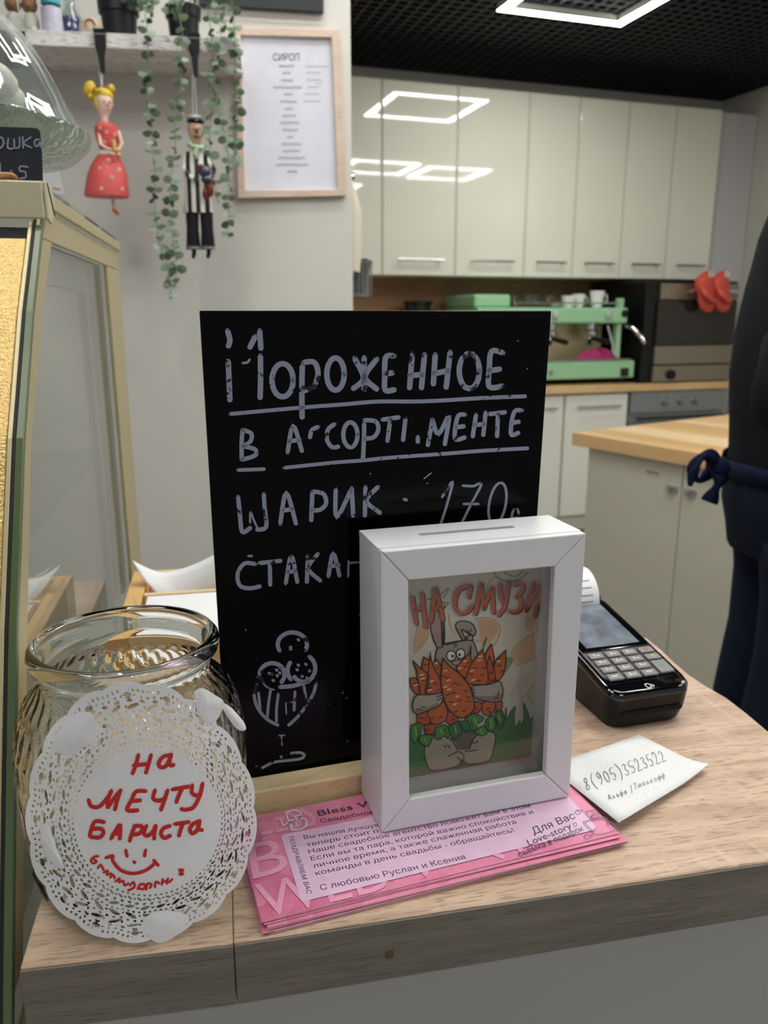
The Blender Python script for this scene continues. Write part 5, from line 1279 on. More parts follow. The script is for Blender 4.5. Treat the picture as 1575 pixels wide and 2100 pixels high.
mb = MB(); mb.box(BW-.006, BW, .0062, BD, 0, BH-.0045, BT); obj('side_panel', mb, m_box, t, bevel=.0006)
mb = MB(); mb.box(.0061, BW-.0061, .0062, BD, 0, .006, BT); obj('bottom_panel', mb, m_box, t)
sx0, sx1, syc, sr = .034, .093, .027, .0025
TT = BT @ Matrix.Translation((0, 0, 0))
arcR = [(sx1+sr*math.cos(a), syc+sr*math.sin(a)) for a in [R_(-90+180*i/8) for i in range(9)]]
arcL = [(sx0+sr*math.cos(a), syc+sr*math.sin(a)) for a in [R_(90+180*i/8) for i in range(9)]]
frontp = [(0, .0062), (BW, .0062), (BW, syc)]+arcR[:5][::-1]+arcL[4:][::-1]+[(0, syc)]
backp = [(0, syc)]+arcL[:5][::-1]+arcR[4:][::-1]+[(BW, syc), (BW, BD), (0, BD)]
mb = MB(); mb.prism(frontp, BH-.0042, BH, BT); mb.prism(backp, BH-.0042, BH, BT); obj('top_panel', mb, m_box, t, label='white top panel with coin slot')
mb = MB(); mb.box(.0061, BW-.0061, BD-.003, BD, .0061, BH-.0045, BT); obj('back_board', mb, mat('grey_backing', 'b9b6b2', .8), t)
m_fg = thin_glass('frame_glass', 'f8f9f8')
mb = MB(); mb.box(.007, BW-.007, .0064, .0084, .007, BH-.005, BT); obj('front_glass', mb, m_fg, t)
# poster
PY_ = BD-.0034
mb = MB(); mb.box(.0062, BW-.0062, PY_, PY_+.0003, .0062, BH-.0046, BT); po = obj('poster', mb, mat('poster_cream', 'e3dccb', .6, vary=.1, vscale=25), t)
INV = wm(po).inverted()
lay = [0]
def pz(x, y):
    p = bp_(820+x/4.668, 1150+y/4.668, PY_); x_ = min(max(p.x, .0063), BW-.0063); z_ = min(max(p.z, .0063), BH-.005)
    return BT @ Vector((x_, PY_-.00004*lay[0]-.00004, z_))
def shape(col, polys, nm, sm=True, outline=0, parent=None):
    lay[0] += 1; mb = MB()
    for pl in polys:
        pp = pl
        if sm: pp = smooth2(list(pl)+[pl[0]], 3)[:-1]
        mb.poly([pz(*q) for q in pp])
    o = obj(nm, mb, mat('print_'+col, col, .55), po)
    if outline:
        lay[0] += 1; mb = MB()
        for pl in polys: mb.stroke(list(pl)+[pl[0]] if sm else sum([[a, ((a[0]+b[0])/2, (a[1]+b[1])/2)] for a, b in zip(pl, pl[1:]+pl[:1])], [])+[pl[0]], outline, pz)
        obj(nm+'_outline', mb, mat('print_black', '0d0b0b', .5), po)
    return o
def plines(col, lst, w, nm):
    lay[0] += 1; mb = MB()
    for s in lst: mb.stroke(s, w, pz)
    obj(nm, mb, mat('print_'+col, col, .5), po)
plines('d7ab8c', [[(720, 560), (830, 545), (920, 580), (960, 680), (900, 820)], [(170, 620), (140, 780), (150, 880), (260, 740), (290, 620)], [(1290, 690), (1130, 790), (1070, 890), (1120, 990), (1230, 960), (1290, 930)], [(1290, 1180), (1220, 1280), (1290, 1380)], [(690, 760), (800, 770)],
                  [(820, 270), (880, 170), (960, 170), (1000, 260)], [(1215, 520), (1215, 650), (1260, 660), (1300, 560)], [(470, 520), (480, 620), (520, 700)]], 16, 'pale_carrot_lines')
shape('dfb48e', [[(1290, 700), (1140, 800), (1085, 890), (1130, 975), (1240, 950), (1290, 915)], [(180, 620), (150, 780), (160, 860), (250, 740), (280, 620)], [(740, 570), (830, 560), (910, 590), (940, 680), (860, 780), (790, 800)], [(1225, 520), (1222, 640), (1260, 650), (1295, 560)]], 'pale_carrot')
plines('8e9c7e', [[(300, 300), (350, 250), (380, 330)], [(380, 330), (470, 260), (420, 350)], [(260, 370), (330, 360), (380, 400), (470, 400), (420, 440)], [(900, 110), (960, 180), (1100, 190), (1230, 110)], [(1000, 110), (1100, 150), (1180, 100)]], 14, 'pale_leaf_lines')
plines('c9b7a4', [[(1240, 1060), (1160, 1110), (1090, 1220), (1050, 1310)], [(1260, 1110), (1180, 1200), (1050, 1310)], [(1180, 1100), (1220, 1150)], [(1120, 1180), (1150, 1220)]], 6, 'thin_carrot_sketch')
shape('8fa582', [[(1010, 920), (1090, 940), (1000, 1090), (960, 1120)]], 'pale_leaf')
shape('2f7f3c', [[(60, 1690), (240, 1690), (860, 1640), (960, 1560), (985, 1440), (998, 1520), (1015, 1395), (1020, 1520), (1060, 1440), (1105, 1395), (1095, 1480), (1105, 1590), (1140, 1530), (1165, 1570), (1185, 1500), (1178, 1360), (1225, 1450), (1245, 1520), (1290, 1480), (1330, 1470), (1330, 1960), (60, 2120)]], 'grass', sm=False)
plines('16361b', [[(985, 1440), (1000, 1525), (1016, 1400), (1022, 1520), (1055, 1450), (1105, 1395), (1092, 1500), (1108, 1600), (1140, 1532), (1168, 1572), (1190, 1490), (1178, 1358), (1225, 1450), (1245, 1522), (1290, 1480)]], 8, 'grass_outline')
shape('b5a99b', [[(245, 1740), (232, 1850), (275, 1980), (330, 2005), (450, 1990), (560, 1955), (600, 1900), (640, 1940), (760, 1935), (855, 1905), (885, 1840), (905, 1650), (700, 1640), (300, 1670)]], 'rabbit_body', outline=13)
shape('746259', [[(470, 1700), (580, 1630), (640, 1605), (770, 1645), (710, 1690), (665, 1800), (560, 1800), (530, 1740)]], 'rabbit_belly')
plines('0d0b0b', [[(440, 1690), (500, 1720), (550, 1810)], [(725, 1680), (680, 1730), (665, 1800)], [(460, 1870), (560, 1825), (610, 1870), (600, 1940)], [(620, 1825), (735, 1808)], [(545, 1880), (575, 1900), (585, 1950)], [(420, 1765), (440, 1785)], [(455, 1762), (480, 1785)], [(690, 1745), (705, 1730)], [(715, 1745), (745, 1720)]], 11, 'rabbit_foot_lines')
shape('a79c92', [[(335, 950), (350, 850), (410, 800), (500, 778), (610, 762), (690, 762), (730, 850), (745, 960), (640, 1040), (500, 1040), (380, 1000)]], 'rabbit_head', outline=12)
shape('a79c92', [[(355, 830), (312, 730), (292, 600), (315, 500), (350, 468), (390, 520), (410, 640), (408, 810)]], 'rabbit_ear', outline=12)
shape('b98d90', [[(340, 520), (375, 560), (385, 680), (370, 790), (325, 700), (312, 600)]], 'ear_inner')
plines('0d0b0b', [[(392, 560), (398, 700), (402, 805)], [(422, 560), (425, 700), (432, 795), (540, 772), (605, 760)]], 13, 'ear_lines')
shape('a79c92', [[(600, 762), (560, 690), (530, 620), (555, 582), (620, 575), (680, 595), (715, 640), (722, 690), (700, 715), (650, 690), (585, 655), (628, 740), (690, 760), (680, 700)]], 'rabbit_ear', outline=12)
shape('ebe9e4', [ellp(487, 905, 44, 48, n=16)[:-1], ellp(577, 885, 42, 46, n=16)[:-1]], 'rabbit_eye', outline=11)
shape('0d0b0b', [ellp(500, 908, 13, 15, n=10)[:-1], ellp(566, 895, 12, 14, n=10)[:-1]], 'pupil')
shape('c79ea0', [[(490, 965), (540, 945), (590, 955), (560, 990), (510, 990)]], 'rabbit_nose', outline=9)
plines('0d0b0b', [[(508, 795), (540, 790)], [(515, 822), (540, 805)], [(630, 660), (655, 680), (680, 655)], [(670, 825), (665, 880)]], 9, 'rabbit_marks')
ORG = 'cd5f1c'
shape(ORG, [[(225, 915), (208, 1000), (225, 1060), (265, 1100), (285, 1000), (270, 950)], [(345, 935), (310, 1000), (330, 1090), (385, 1110), (390, 1010)]], 'carrot', outline=11)
shape(ORG, [[(92, 1120), (150, 1120), (180, 1190), (185, 1270), (130, 1250), (98, 1190)], [(120, 950), (155, 1060), (172, 1180), (188, 1275), (242, 1275), (272, 1100), (200, 1030)], [(285, 900), (262, 1090), (242, 1270), (390, 1255), (382, 1130), (320, 1020)]], 'carrot', outline=11)
shape(ORG, [[(665, 870), (590, 950), (535, 1020), (600, 1100), (660, 1110), (680, 990)], [(870, 790), (808, 900), (830, 1000), (895, 960)], [(1008, 850), (930, 930), (895, 1000), (905, 1120), (950, 1130), (1000, 1020)]], 'carrot', outline=11)
shape('bf4019', [[(850, 905), (822, 1010), (832, 1165), (905, 1160), (895, 1040)]], 'carrot', outline=11)
shape(ORG, [[(785, 840), (690, 960), (635, 1080), (622, 1160), (720, 1175), (832, 1165), (825, 1010)]], 'carrot', outline=11)
shape('c4491f', [[(160, 1470), (165, 1530), (220, 1560), (280, 1540), (270, 1460), (220, 1420)], [(225, 1570), (240, 1640), (300, 1650), (330, 1610), (320, 1550)], [(430, 1520), (480, 1560), (550, 1520), (520, 1460), (450, 1440)], [(690, 1340), (690, 1430), (745, 1445), (785, 1360)], [(905, 1330), (920, 1425), (968, 1400), (965, 1330)]], 'carrot', outline=10)
shape(ORG, [[(255, 1440), (290, 1530), (350, 1556), (425, 1520), (448, 1440), (400, 1330), (310, 1380)], [(775, 1360), (785, 1440), (830, 1472), (885, 1440), (905, 1350), (850, 1320)]], 'carrot', outline=10)
shape('3d8f3c', [[(110, 1560), (190, 1545), (200, 1600), (165, 1690), (130, 1735), (98, 1650)], [(330, 1590), (425, 1560), (475, 1640), (445, 1680), (410, 1665), (375, 1700), (330, 1680)], [(190, 1660), (300, 1660), (280, 1740), (250, 1765), (180, 1720)], [(620, 1490), (700, 1455), (795, 1500), (730, 1560), (735, 1600), (665, 1600)], [(700, 1620), (800, 1570), (835, 1630), (760, 1665)], [(815, 1520), (880, 1470), (910, 1560), (880, 1615), (815, 1600)]], 'carrot_top', outline=10)
shape('1f6a45', [[(465, 1570), (560, 1520), (585, 1630), (520, 1695), (460, 1620)], [(555, 1540), (640, 1520), (665, 1620), (610, 1620)], [(905, 1440), (965, 1420), (990, 1530), (935, 1595)]], 'carrot_top', outline=10)
plines('7fc04a', [[(140, 1580), (150, 1660)], [(380, 1600), (400, 1650)], [(230, 1690), (240, 1730)], [(700, 1490), (730, 1560)], [(860, 1510), (865, 1580)], [(760, 1600), (780, 1640)], [(930, 1460), (950, 1520)], [(520, 1570), (530, 1640)]], 14, 'leaf_highlights')
plines('0e4a33', [[(165, 1580), (175, 1640)], [(415, 1590), (435, 1640)], [(670, 1510), (690, 1580)], [(835, 1530), (840, 1590)]], 10, 'leaf_shadows')
shape(ORG, [[(405, 925), (388, 1040), (384, 1150), (420, 1330), (485, 1440), (560, 1488), (640, 1472), (698, 1400), (690, 1290), (650, 1180), (570, 1080), (470, 1000)]], 'carrot', outline=13)
shape('b5aaa0', [[(128, 1300), (175, 1272), (300, 1268), (390, 1255), (402, 1300), (370, 1370), (250, 1425), (150, 1452), (112, 1390)], [(672, 1200), (720, 1182), (850, 1170), (945, 1145), (975, 1230), (960, 1310), (900, 1338), (740, 1312), (695, 1270)]], 'rabbit_arm', outline=12)
shape('8b7c74', [[(135, 1410), (250, 1390), (350, 1350), (340, 1375), (250, 1420), (155, 1442)], [(715, 1280), (850, 1285), (960, 1260), (950, 1305), (900, 1328), (740, 1304)]], 'arm_shade_print')
plines('0d0b0b', [[(345, 1290), (395, 1270)], [(345, 1325), (390, 1300)], [(672, 1215), (710, 1222)], [(680, 1245), (712, 1245)], [(150, 1405), (190, 1410)], [(195, 1388), (235, 1385)], [(890, 1310), (930, 1300)], [(925, 1275), (935, 1240)],
                  [(820, 725), (800, 780), (785, 845)], [(115, 950), (140, 1000), (160, 1060)], [(280, 860), (290, 940)], [(668, 800), (668, 880)]], 10, 'thin_dark_lines')
rp2 = random.Random(9); dk = []; wt = []
for (x, y) in ((405, 1090), (440, 1105), (505, 1160), (550, 1170), (450, 1265), (500, 1250), (480, 1335), (560, 1320), (620, 1230), (640, 1290), (520, 1430), (600, 1420), (650, 1330), (430, 1030), (670, 1075), (710, 1010), (780, 1080), (740, 1135), (800, 1010), (220, 1130), (270, 1200), (330, 1160), (350, 1220), (140, 1160), (200, 1080), (620, 1000), (640, 960), (940, 990), (970, 1040), (860, 1060), (880, 1130), (300, 1490), (380, 1480), (200, 1490), (830, 1400), (850, 1430), (720, 1400), (250, 1600), (500, 1500), (240, 980), (345, 1010), (930, 920)):
    a = rp2.uniform(-.5, .3); dk.append([(x-16, y-16*a), (x, y+5), (x+18, y+16*a)])
for (x, y) in ((425, 1040), (455, 1130), (425, 1195), (460, 1220), (540, 1285), (515, 1360), (760, 905), (750, 940), (680, 1040), (690, 1128), (200, 1080), (210, 1115), (295, 1140), (275, 1225), (145, 1175), (615, 950), (560, 1018), (930, 950), (335, 970)):
    wt.append([(x-16, y+4), (x+14, y-5)])
plines('0d0b0b', dk, 9, 'carrot_dashes'); plines('f0e9e0', wt, 11, 'carrot_highlights')
TL_ = [[(112, 335), (130, 460), (150, 585)], [(205, 300), (220, 450), (238, 618)], [(130, 465), (215, 435)], [(288, 565), (310, 400), (332, 262)], [(335, 255), (370, 400), (400, 550)], [(295, 455), (400, 425)],
       [(668, 232), (600, 245), (540, 290), (515, 380), (530, 460), (580, 490), (640, 470), (678, 420)], [(668, 235), (650, 335)],
       [(712, 495), (740, 350), (765, 210)], [(765, 215), (790, 440)], [(790, 445), (830, 340), (872, 250)], [(872, 255), (885, 480)],
       [(945, 215), (950, 300), (968, 375)], [(1028, 190), (1005, 360), (985, 440), (935, 505)],
       [(1080, 222), (1130, 200), (1170, 235), (1145, 300), (1105, 335)], [(1105, 335), (1150, 370), (1135, 450), (1090, 478), (1035, 465)],
       [(1265, 205), (1225, 330), (1190, 462)], [(1195, 460), (1260, 330), (1332, 225)], [(1335, 228), (1305, 380), (1275, 515)]]
lay[0] += 1; mb = MB()
for s in TL_: mb.stroke([(x+9, y+7) for x, y in s], 38, pz)
obj('title_shadow', mb, mat('print_black', '0d0b0b', .5), po)
lay[0] += 1; mb = MB()
for s in TL_: mb.stroke(s, 33, pz)
obj('title_lettering', mb, mat('print_title', 'd4520f', .5), po, label='orange title lettering reading НА СМУЗИ')

# ------------------------------------------------------------------ sticky note with phone number
nA, nB, nD = onz(1124, 1571, .9577), onz(1311, 1507, .9518), onz(1269, 1687, .9592)
nN = (nD-nA).cross(nB-nA).normalized()
if nN.z < 0: nN = -nN
nC = onpl(1452, 1577, nA, nN)
n = 10; rows = []
for i in range(n+1):
    f = i/n; row = []
    for j in range(n+1):
        g = j/n; p = nA*(1-f)*(1-g)+nB*f*(1-g)+nD*(1-f)*g+nC*f*g
        lift = .004*max(0, (f*g-.66)/.34)**1.6
        rad = 0
        row.append(p+nN*lift)
    rows.append(row)
mb = MB(); mb.loft(rows, cap=False, closed=False)
t = thing('handwritten_note', (nA+nC)/2-Vector((0, 0, .003)), 'white square paper note with a handwritten phone number before the card terminal', 'note')
pm_ = bpy.data.materials.new('dotted_note_paper'); pm_.use_nodes = True
nt = pm_.node_tree; tc = nt.nodes.new('ShaderNodeTexCoord'); vo = nt.nodes.new('ShaderNodeTexVoronoi'); vo.inputs['Scale'].default_value = 260; vo.inputs['Randomness'].default_value = .35
rp = nt.nodes.new('ShaderNodeValToRGB'); rp.color_ramp.elements[0].position = .09; rp.color_ramp.elements[0].color = lin('adaeb6'); rp.color_ramp.elements[1].position = .13; rp.color_ramp.elements[1].color = lin('dcdcdd')
nt.links.new(tc.outputs['Object'], vo.inputs['Vector']); nt.links.new(vo.outputs['Distance'], rp.inputs['Fac']); nt.links.new(rp.outputs['Color'], nt.nodes['Principled BSDF'].inputs['Base Color']); nt.nodes['Principled BSDF'].inputs['Roughness'].default_value = .8
o = obj('sheet', mb, pm_, t, smooth=True); so = o.modifiers.new('t', 'SOLIDIFY'); so.thickness = .0003; so.offset = 0
def N2(x, y): return onpl(1130+x/3.54, 1160+y/3.54, nA+nN*.0006, nN)
pen = mat('pencil_grey', '3f3f44', .6)
mb = MB(); L0_ = Vector()
hand(mb, '8(905)3523522', N2(255, 1632), N2(850, 1408), N2(222, 1545), .00055, L0_); obj('phone_number', mb, pen, t)
mb = MB(); hand(mb, 'Альфа', N2(420, 1703), N2(560, 1650), N2(408, 1663), .0004, L0_); hand(mb, '/', N2(575, 1650), N2(610, 1637), N2(565, 1608), .0004, L0_); hand(mb, 'Тинькофф', N2(605, 1625), N2(835, 1535), N2(596, 1580), .0004, L0_); obj('small_writing', mb, mat('dark_pencil', '242428', .6), t)

# ------------------------------------------------------------------ card terminal
tO = onz(1253, 1503, CZ); TXv = Vector((.96, .28, 0)).normalized(); TYv = Vector((-TXv.y, TXv.x, 0))
PT = frame(tO+TXv*(-.003)+TYv*(-.002), TXv, TYv, (0, 0, 1))
t = thing('card_terminal', PT @ Vector((.037, .07, .0005)), 'black card payment terminal with grey keypad and screen at the right of the counter', 'card terminal', math.atan2(TXv.y, TXv.x))
TWd, TLn = .0745, .143
def ztop_(y): return .033+.026*max(0, min(1, (y)/.15))**.95
def ringt(ins, zf, yo0=0, yo1=0, r=.012, n=6):
    pts = []
    x0, x1, y0, y1 = ins, TWd-ins, ins+yo0, TLn-ins-yo1
    for cx, cy, a0 in ((x1-r, y0+r, -90), (x1-r, y1-r, 0), (x0+r, y1-r, 90), (x0+r, y0+r, 180)):
        for i in range(n+1):
            a = R_(a0+90*i/n); x = cx+r*math.cos(a); y = cy+r*math.sin(a); pts.append(PT @ Vector((x, y, zf(y))))
    return pts
m_tb = mat('terminal_black', '0d0d10', .4, spec=.3, bump=.05, bscale=900); m_tg = mat('terminal_gloss', '07080b', .06, coat=.5)
mb = MB(); mb.loft([ringt(.006, lambda y: .0006), ringt(.004, lambda y: .003), ringt(.0012, lambda y: .014), ringt(.0004, lambda y: ztop_(y)-.010), ringt(.0, lambda y: ztop_(y)-.007)]); obj('body', mb, m_tb, t, smooth=True, angle=50)
mb = MB(); mb.loft([ringt(.0002, lambda y: ztop_(y)-.0068), ringt(.0, lambda y: ztop_(y)-.003), ringt(.0016, lambda y: ztop_(y)-.0006), ringt(.003, lambda y: ztop_(y)-.0002)]); obj('glossy_rim', mb, m_tg, t, smooth=True, angle=60)
mb = MB(); mb.loft([ringt(.0052, lambda y: ztop_(y)-.0004, yo0=.012, r=.007), ringt(.0052, lambda y: ztop_(y)+.0006, yo0=.012, r=.007), ringt(.006, lambda y: ztop_(y)+.0008, yo0=.012, r=.007)]); 
fp_ = obj('keypad_plate', mb, mat('grey_brown_plate', '5a5554', .35, metal=.4), t, smooth=True, angle=50)
def ts(x, y, o=0): return PT @ Vector((x, y, ztop_(y)+o))
def tslab(x0, x1, y0, y1, z0, z1, m, nm, parent=t, **k):
    mb = MB(); mb.loft([[ts(x0, y0, z), ts(x1, y0, z), ts(x1, y1, z), ts(x0, y1, z)] for z in (z0, z1)]); return obj(nm, mb, m, parent, **k)
tslab(.0058, TWd-.0058, .0555, TLn-.0075, .0007, .0017, m_tg, 'screen_surround', bevel=.0008)
scr = mat('screen_grey', '747a86', .12, vary=.5, vscale=45, coat=.3)
tslab(.0118, TWd-.0118, .0600, .129, .00172, .0019, scr, 'screen', bevel=.0005)
mb = MB(); hand(mb, '0', ts(0, 0), ts(.001, 0), ts(0, .001), .0001, Vector()) if False else None
m_key = mat('grey_keys', '7f7d7f', .45); keys = []
kx = [.0075, .0232, .0389]; kw_ = .0125; kys = [.0150, .0247, .0344, .0441]; kh_ = .0072
labels_k = [['F', '0', '.'], ['7', '8', '9'], ['4', '5', '6'], ['1', '2', '3']]
m_kp = mat('key_print', 'e6e6e6', .5)
def key(x0, x1, y0, y1, dig, col=None):
    k = tslab(x0, x1, y0, y1, .0007, .0027, m_key, 'key', bevel=.0007)
    mb = MB(); cx, cy = (x0+x1)/2, (y0+y1)/2
    if dig and dig in HG:
        for st in HG[dig]: mb.stroke([((cx-.0028+p[0]*.0022), (cy-.0015+p[1]*.0030)) for p in st], .0005, lambda a, b: ts(a, b, .00285))
        mb.stroke([(cx+.0002, cy-.0004), (cx+.0032, cy-.0004)], .0007, lambda a, b: ts(a, b, .00285)); obj('key_digit', mb, m_kp, k)
    elif col:
        mb.stroke(ellp(cx, cy, .0012, .0011), .0009, lambda a, b: ts(a, b, .00285)); obj('key_symbol', mb, mat('key_'+col, col, .5), k)
    else:
        mb.stroke([(cx-.0025, cy), (cx+.0025, cy)], .0008, lambda a, b: ts(a, b, .00285)); obj('key_digit', mb, m_kp, k)
for r_i, ky in enumerate(kys):
    for c_i, x0 in enumerate(kx): key(x0, x0+kw_, ky, ky+kh_, labels_k[r_i][c_i] if labels_k[r_i][c_i] in '0123456789' else None)
key(.0546, .0675, .0441, .0513, None, 'b8463c'); key(.0546, .0675, .0344, .0416, None, 'c9b03e'); key(.0546, .0675, .0160, .0319, None, '3fa35a')
mb = MB(); mb.loft([[PT @ Vector((x, y, z)) for x, z in ((.010, .0135), (TWd-.010, .0135), (TWd-.010, .0165), (.010, .0165))] for y in (-.0004, .0018)]); obj('card_slot', mb, mat('slot_black', '020203', .9), t)
mb = MB()
for s in ([(.034, .0035), (.034, .0075), (.0375, .0075), (.0375, .0035), (.034, .0035)], [(.039, .0035), (.0405, .005), (.039, .0065)]): mb.stroke(s, .0006, lambda a, b: ts(a, b, .0001))
obj('contactless_symbol', mb, m_kp, t)
# printer cover and receipt roll
mb = MB(); pr_c = []
for x in (.006, TWd-.006): pr_c.append([PT @ Vector((x, TLn+yy, zz_)) for yy, zz_ in ((-.012, .05), (-.012, .0625), (.0, .068), (.018, .064), (.030, .050), (.032, .02), (.0, .004), (-.012, .004))])
mb.loft(pr_c); obj('printer_housing', mb, m_tb, t, bevel=.003)
T = PT @ Matrix.Translation((.010, TLn+.010, .056)) @ Matrix.Rotation(math.pi/2, 4, 'Y')
mb = MB(); mb.lathe([(.004, 0), (.027, 0), (.027, .053), (.004, .053)], T, 36); rr2 = obj('receipt_roll', mb, m_white, label='white receipt paper roll standing up behind the card terminal screen', cat='paper roll', smooth=True)
mb = MB()
for a in (40, 55, 70, 83, 100): 
    for k in range(2):
        a_ = R_(a+180); mb.stroke([(.004+.024*k, 0), (.022+.024*k, 0)], .0012, lambda u, v, a_=a_: T @ Vector(((.0272)*math.cos(a_+v/.0272), (.0272)*math.sin(a_+v/.0272), u)))
obj('printed_rows', mb, mat('grey_print', '8d8d92', .7), rr2)

# ------------------------------------------------------------------ glass jar
JX, JY = -.1432, .4115
JT = Matrix.Translation((JX, JY, CZ+.0004))
glass = mat('jar_glass', 'f6fbf9', 0.0, trans=1, ior=1.46)
t = thing('glass_tip_jar', (JX, JY, CZ), 'large ribbed glass tip jar with wide open rim at the counter corner', 'jar')
prj = [(0, 0), (.046, 0), (.053, .002), (.0575, .008), (.0600, .022), (.0612, .045), (.0622, .068), (.0618, .088), (.0590, .104), (.0540, .1155), (.0485, .1225), (.0462, .127), (.0460, .1315), (.0478, .1345), (.0502, .1372), (.0512, .1405), (.0506, .1438), (.0488, .1460), (.0465, .1464), (.0446, .1445), (.0436, .140), (.0430, .133), (.0432, .127),
       (.0458, .1205), (.0512, .1125), (.0562, .102), (.0588, .088), (.0592, .068), (.0582, .045), (.0568, .022), (.0535, .0105), (.047, .0062), (.03, .0048), (0, .0045)]
def rib(r, z, a):
    zz2 = z
    if r > .044 and .01 < zz2 < .1225:
        f = min(1, (zz2-.01)/.015)*min(1, (.1225-zz2)/.01)
        tw = 2.2*max(0, zz2-.07)/.05*.35
        return (r+.0011*f*math.cos(40*(a+tw)), a)
    return (r, a)
def dens(p, k=2):
    o = []
    for a, b in zip(p, p[1:]):
        for i in range(k): o.append((a[0]+(b[0]-a[0])*i/k, a[1]+(b[1]-a[1])*i/k))
    return o+[p[-1]]
mb = MB(); mb.lathe(dens([(max(r, .0002), z) for r, z in prj], 2), JT, 288, rib); obj('glass_wall', mb, glass, t, smooth=True, angle=180)

# paper lace doily taped to the jar front
y0d = JY-.0622-.0016; Rc = .105
def DP(px, py, fwd=0):
    r = ray(px, py); y = y0d
    for _ in range(4):
        x = r.x*(y/r.y); y = y0d-fwd+(x-JX+.004)**2/(2*Rc)
    return CAM+r*(y/r.y)
doil = mat('doily_paper', 'eeeef0', .85, bump=.15, bscale=600)
DO = DP(300, 1900); 
t = thing('paper_doily', DP(290, 1930), 'white paper lace doily with red handwriting taped to the glass jar', 'doily')
icx, icy, irx, iry = 303, 1684, 149, 148; ocx, ocy, orx, ory = 286, 1668, 232, 262
NTH, NR = 1080, 74
def outr(th):
    k = 17; return 1+.035*abs(math.sin(k*th/2+.4))**.6-.01+.02*math.sin(3*th+1)
vs = []; fs = []
for j in range(NR+1):
    s = j/NR
    for i in range(NTH):
        th = 2*math.pi*i/NTH; c, sn = math.cos(th), math.sin(th); f = outr(th)
        xi, yi = icx+irx*c, icy+iry*sn; xo, yo = ocx+orx*f*c, ocy+ory*f*sn
        vs.append(DP(xi+(xo-xi)*s, yi+(yo-yi)*s, .0006*math.sin(9*th)*s+.0012*math.sin(4*th+2)*s*s))
def hole(s, th):
    def row(sc, hs, n, w, ph=0, slant=0):
        u = (th/(2*math.pi)*n+ph+slant*(s-sc)) % 1-.5
        v = (s-sc)/hs; return abs(v) < 1 and (u/w)**2+v*v < 1
    return (row(.045, .022, 84, .27) or row(.13, .034, 51, .20, 0, 6) or row(.13, .020, 51, .14, .5) or row(.215, .030, 68, .24, .3) or row(.295, .045, 34, .24, 0, -4) or row(.30, .022, 34, .12, .5)
            or row(.385, .022, 102, .22) or row(.465, .050, 34, .26, .25, 5) or row(.455, .024, 68, .13, 0) or row(.56, .026, 85, .2, .1) or row(.64, .045, 34, .25, .5, -5) or row(.635, .022, 68, .13, .25)
            or row(.725, .028, 51, .22, .2) or row(.795, .022, 102, .2) or (row(.875, .030, 136, .22) and ((th/(2*math.pi)*17+.55) % 1 < .8)) or (row(.80, .045, 17, .10, .1)))
for j in range(NR):
    for i in range(NTH):
        if hole((j+.5)/NR, 2*math.pi*(i+.5)/NTH): continue
        a = j*NTH+i; b = j*NTH+(i+1) % NTH; fs.append((a, b, b+NTH, a+NTH))
mb = MB(); mb.add(vs, fs); obj('lace_border', mb, doil, t)
vs = [DP(icx, icy)]; fs = []
for j in range(1, 9):
    for i in range(120):
        th = 2*math.pi*i/120; vs.append(DP(icx+irx*j/8*math.cos(th), icy+iry*j/8*math.sin(th)))
for i in range(120): fs.append((0, 1+i, 1+(i+1) % 120))
for j in range(7):
    for i in range(120):
        a = 1+j*120+i; b = 1+j*120+(i+1) % 120; fs.append((a, b, b+120, a+120))
mb = MB(); mb.add(vs, fs); obj('centre_disc', mb, doil, t, smooth=True)
# folded scallops
def petal(pts, nm='folded_scallop', fw=.0035):
    cx = sum(p[0] for p in pts)/len(pts); cy = sum(p[1] for p in pts)/len(pts); pp = smooth2(pts+[pts[0]], 5)[:-1]; n = len(pp); mb = MB(); vs = [DP(cx, cy, fw+.0006)]
    for q in (.5, 1):
        for i, (x, y) in enumerate(pp): vs.append(DP(cx+(x-cx)*q, cy+(y-cy)*q, fw-.0004*q+(.0006*(1-q*q))+.00015*math.sin(i*.5)))
    fs = [(0, 1+i, 1+(i+1) % n) for i in range(n)]+[(1+i, 1+(i+1) % n, 1+n+(i+1) % n, 1+n+i) for i in range(n)]
    mb.add(vs, fs); obj(nm, mb, doil, t, smooth=True)
petal([(108, 1542), (122, 1495), (150, 1464), (185, 1462), (196, 1485), (192, 1520), (165, 1535), (148, 1548)])
petal([(398, 1418), (415, 1411), (440, 1425), (459, 1440), (450, 1468), (437, 1483), (418, 1478), (402, 1450)])
petal([(292, 1884), (330, 1868), (382, 1876), (378, 1902), (352, 1925), (325, 1934), (302, 1918)], fw=.002)
petal([(82, 1700), (98, 1690), (120, 1750), (132, 1780), (112, 1775), (90, 1745)], fw=.002)
petal([(448, 1438), (470, 1448), (498, 1478), (504, 1496), (488, 1496), (466, 1470)], fw=.003)
redm = mat('red_marker', 'cf2b2b', .55, vary=.12, vscale=300)
def j7(x, y): return DP(20+x/2.837, 1220+y/2.837, .0005)
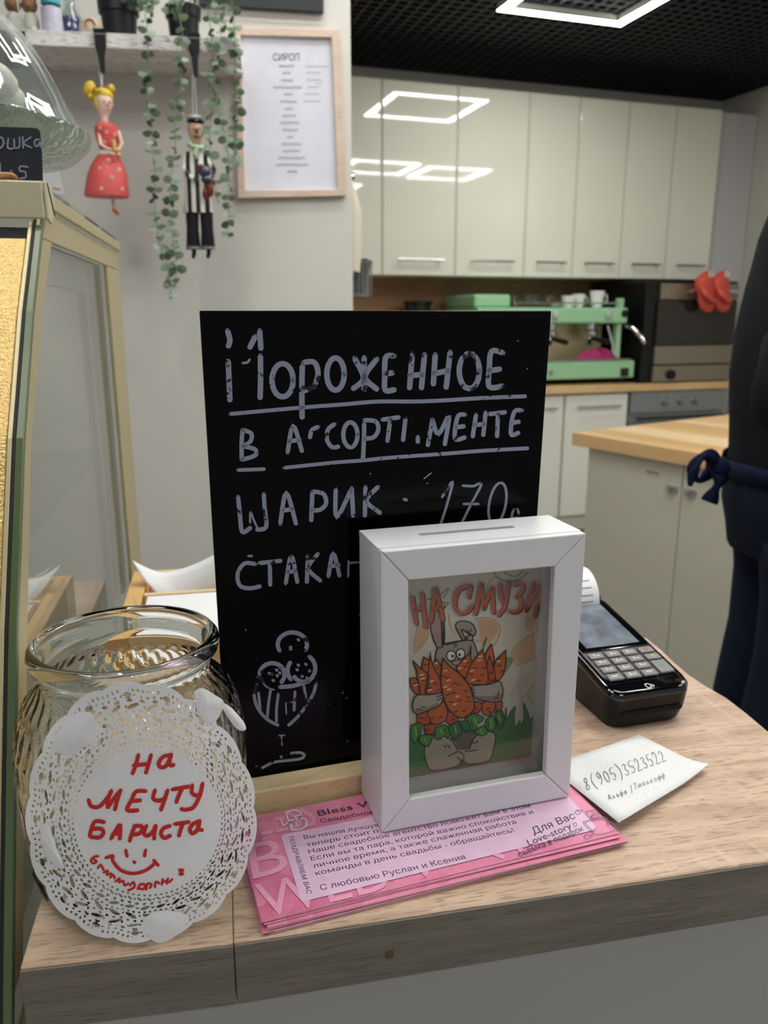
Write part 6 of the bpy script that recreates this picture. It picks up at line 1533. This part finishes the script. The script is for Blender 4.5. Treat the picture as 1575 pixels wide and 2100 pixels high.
strokes([(24, [[(748, 932), (735, 985), (715, 1038)], [(822, 932), (808, 985), (793, 1034)], [(722, 992), (805, 984)], [(935, 932), (893, 942), (868, 975), (876, 1002), (910, 995), (935, 945)], [(940, 930), (928, 975), (935, 992), (952, 990)],
             [(458, 1195), (475, 1230), (520, 1232), (565, 1185), (590, 1145)], [(590, 1140), (572, 1190), (570, 1235)], [(572, 1235), (610, 1180), (645, 1138)], [(642, 1142), (625, 1195), (612, 1248)],
             [(790, 1142), (735, 1145), (708, 1195), (682, 1252), (742, 1254)], [(706, 1200), (758, 1196)],
             [(845, 1138), (835, 1185), (868, 1198), (905, 1185)], [(918, 1138), (900, 1195), (880, 1250)], [(948, 1132), (1040, 1116)], [(1005, 1122), (985, 1165), (970, 1205)],
             [(1062, 1108), (1060, 1150), (1085, 1168), (1110, 1158)], [(1122, 1098), (1105, 1170), (1070, 1235), (1025, 1250), (1000, 1246)],
             [(548, 1322), (492, 1322), (465, 1400)], [(480, 1362), (530, 1362), (545, 1385), (520, 1412), (470, 1408)], [(590, 1418), (615, 1375), (642, 1338), (640, 1418)], [(600, 1392), (642, 1386)],
             [(728, 1345), (712, 1385), (698, 1430)], [(725, 1345), (768, 1348), (768, 1375), (745, 1392), (712, 1394)], [(795, 1345), (780, 1385), (800, 1402), (832, 1380), (848, 1345)], [(850, 1345), (842, 1380), (840, 1418)],
             [(932, 1345), (895, 1358), (880, 1390), (900, 1415), (932, 1402)], [(962, 1334), (1040, 1322)], [(1008, 1330), (995, 1365), (985, 1400)], [(1100, 1318), (1065, 1335), (1048, 1365), (1062, 1388), (1090, 1370), (1103, 1330)], [(1105, 1315), (1095, 1360), (1118, 1368)]]),
         (20, [[(675, 1488), (682, 1520)], [(790, 1486), (784, 1518)], [(722, 1554), (727, 1557)], [(560, 1530), (600, 1520), (598, 1545), (640, 1598), (700, 1620), (760, 1615), (810, 1592), (848, 1558)], [(838, 1545), (862, 1572)]]),
         (14, [[(515, 1520), (490, 1525), (472, 1545), (485, 1562), (505, 1552), (490, 1540)], [(512, 1590), (530, 1572), (545, 1600)], [(548, 1615), (570, 1605), (565, 1628), (590, 1622)], [(585, 1645), (600, 1630), (610, 1648)], [(615, 1668), (640, 1650), (635, 1672), (660, 1665), (668, 1690), (690, 1680)],
               [(700, 1690), (720, 1672), (725, 1700), (690, 1720)], [(745, 1712), (760, 1685), (785, 1688), (780, 1712), (752, 1708)], [(795, 1715), (800, 1682), (825, 1685), (815, 1705)], [(845, 1700), (850, 1670), (870, 1678)], [(885, 1685), (890, 1655)], [(890, 1672), (915, 1664)], [(915, 1680), (920, 1650)], [(985, 1600), (1010, 1625)], [(1010, 1600), (988, 1626)], [(998, 1596), (998, 1630)], [(930, 1672), (945, 1655)]])], j7, redm, 'red_handwriting', t, label='red marker handwriting and smiling face')
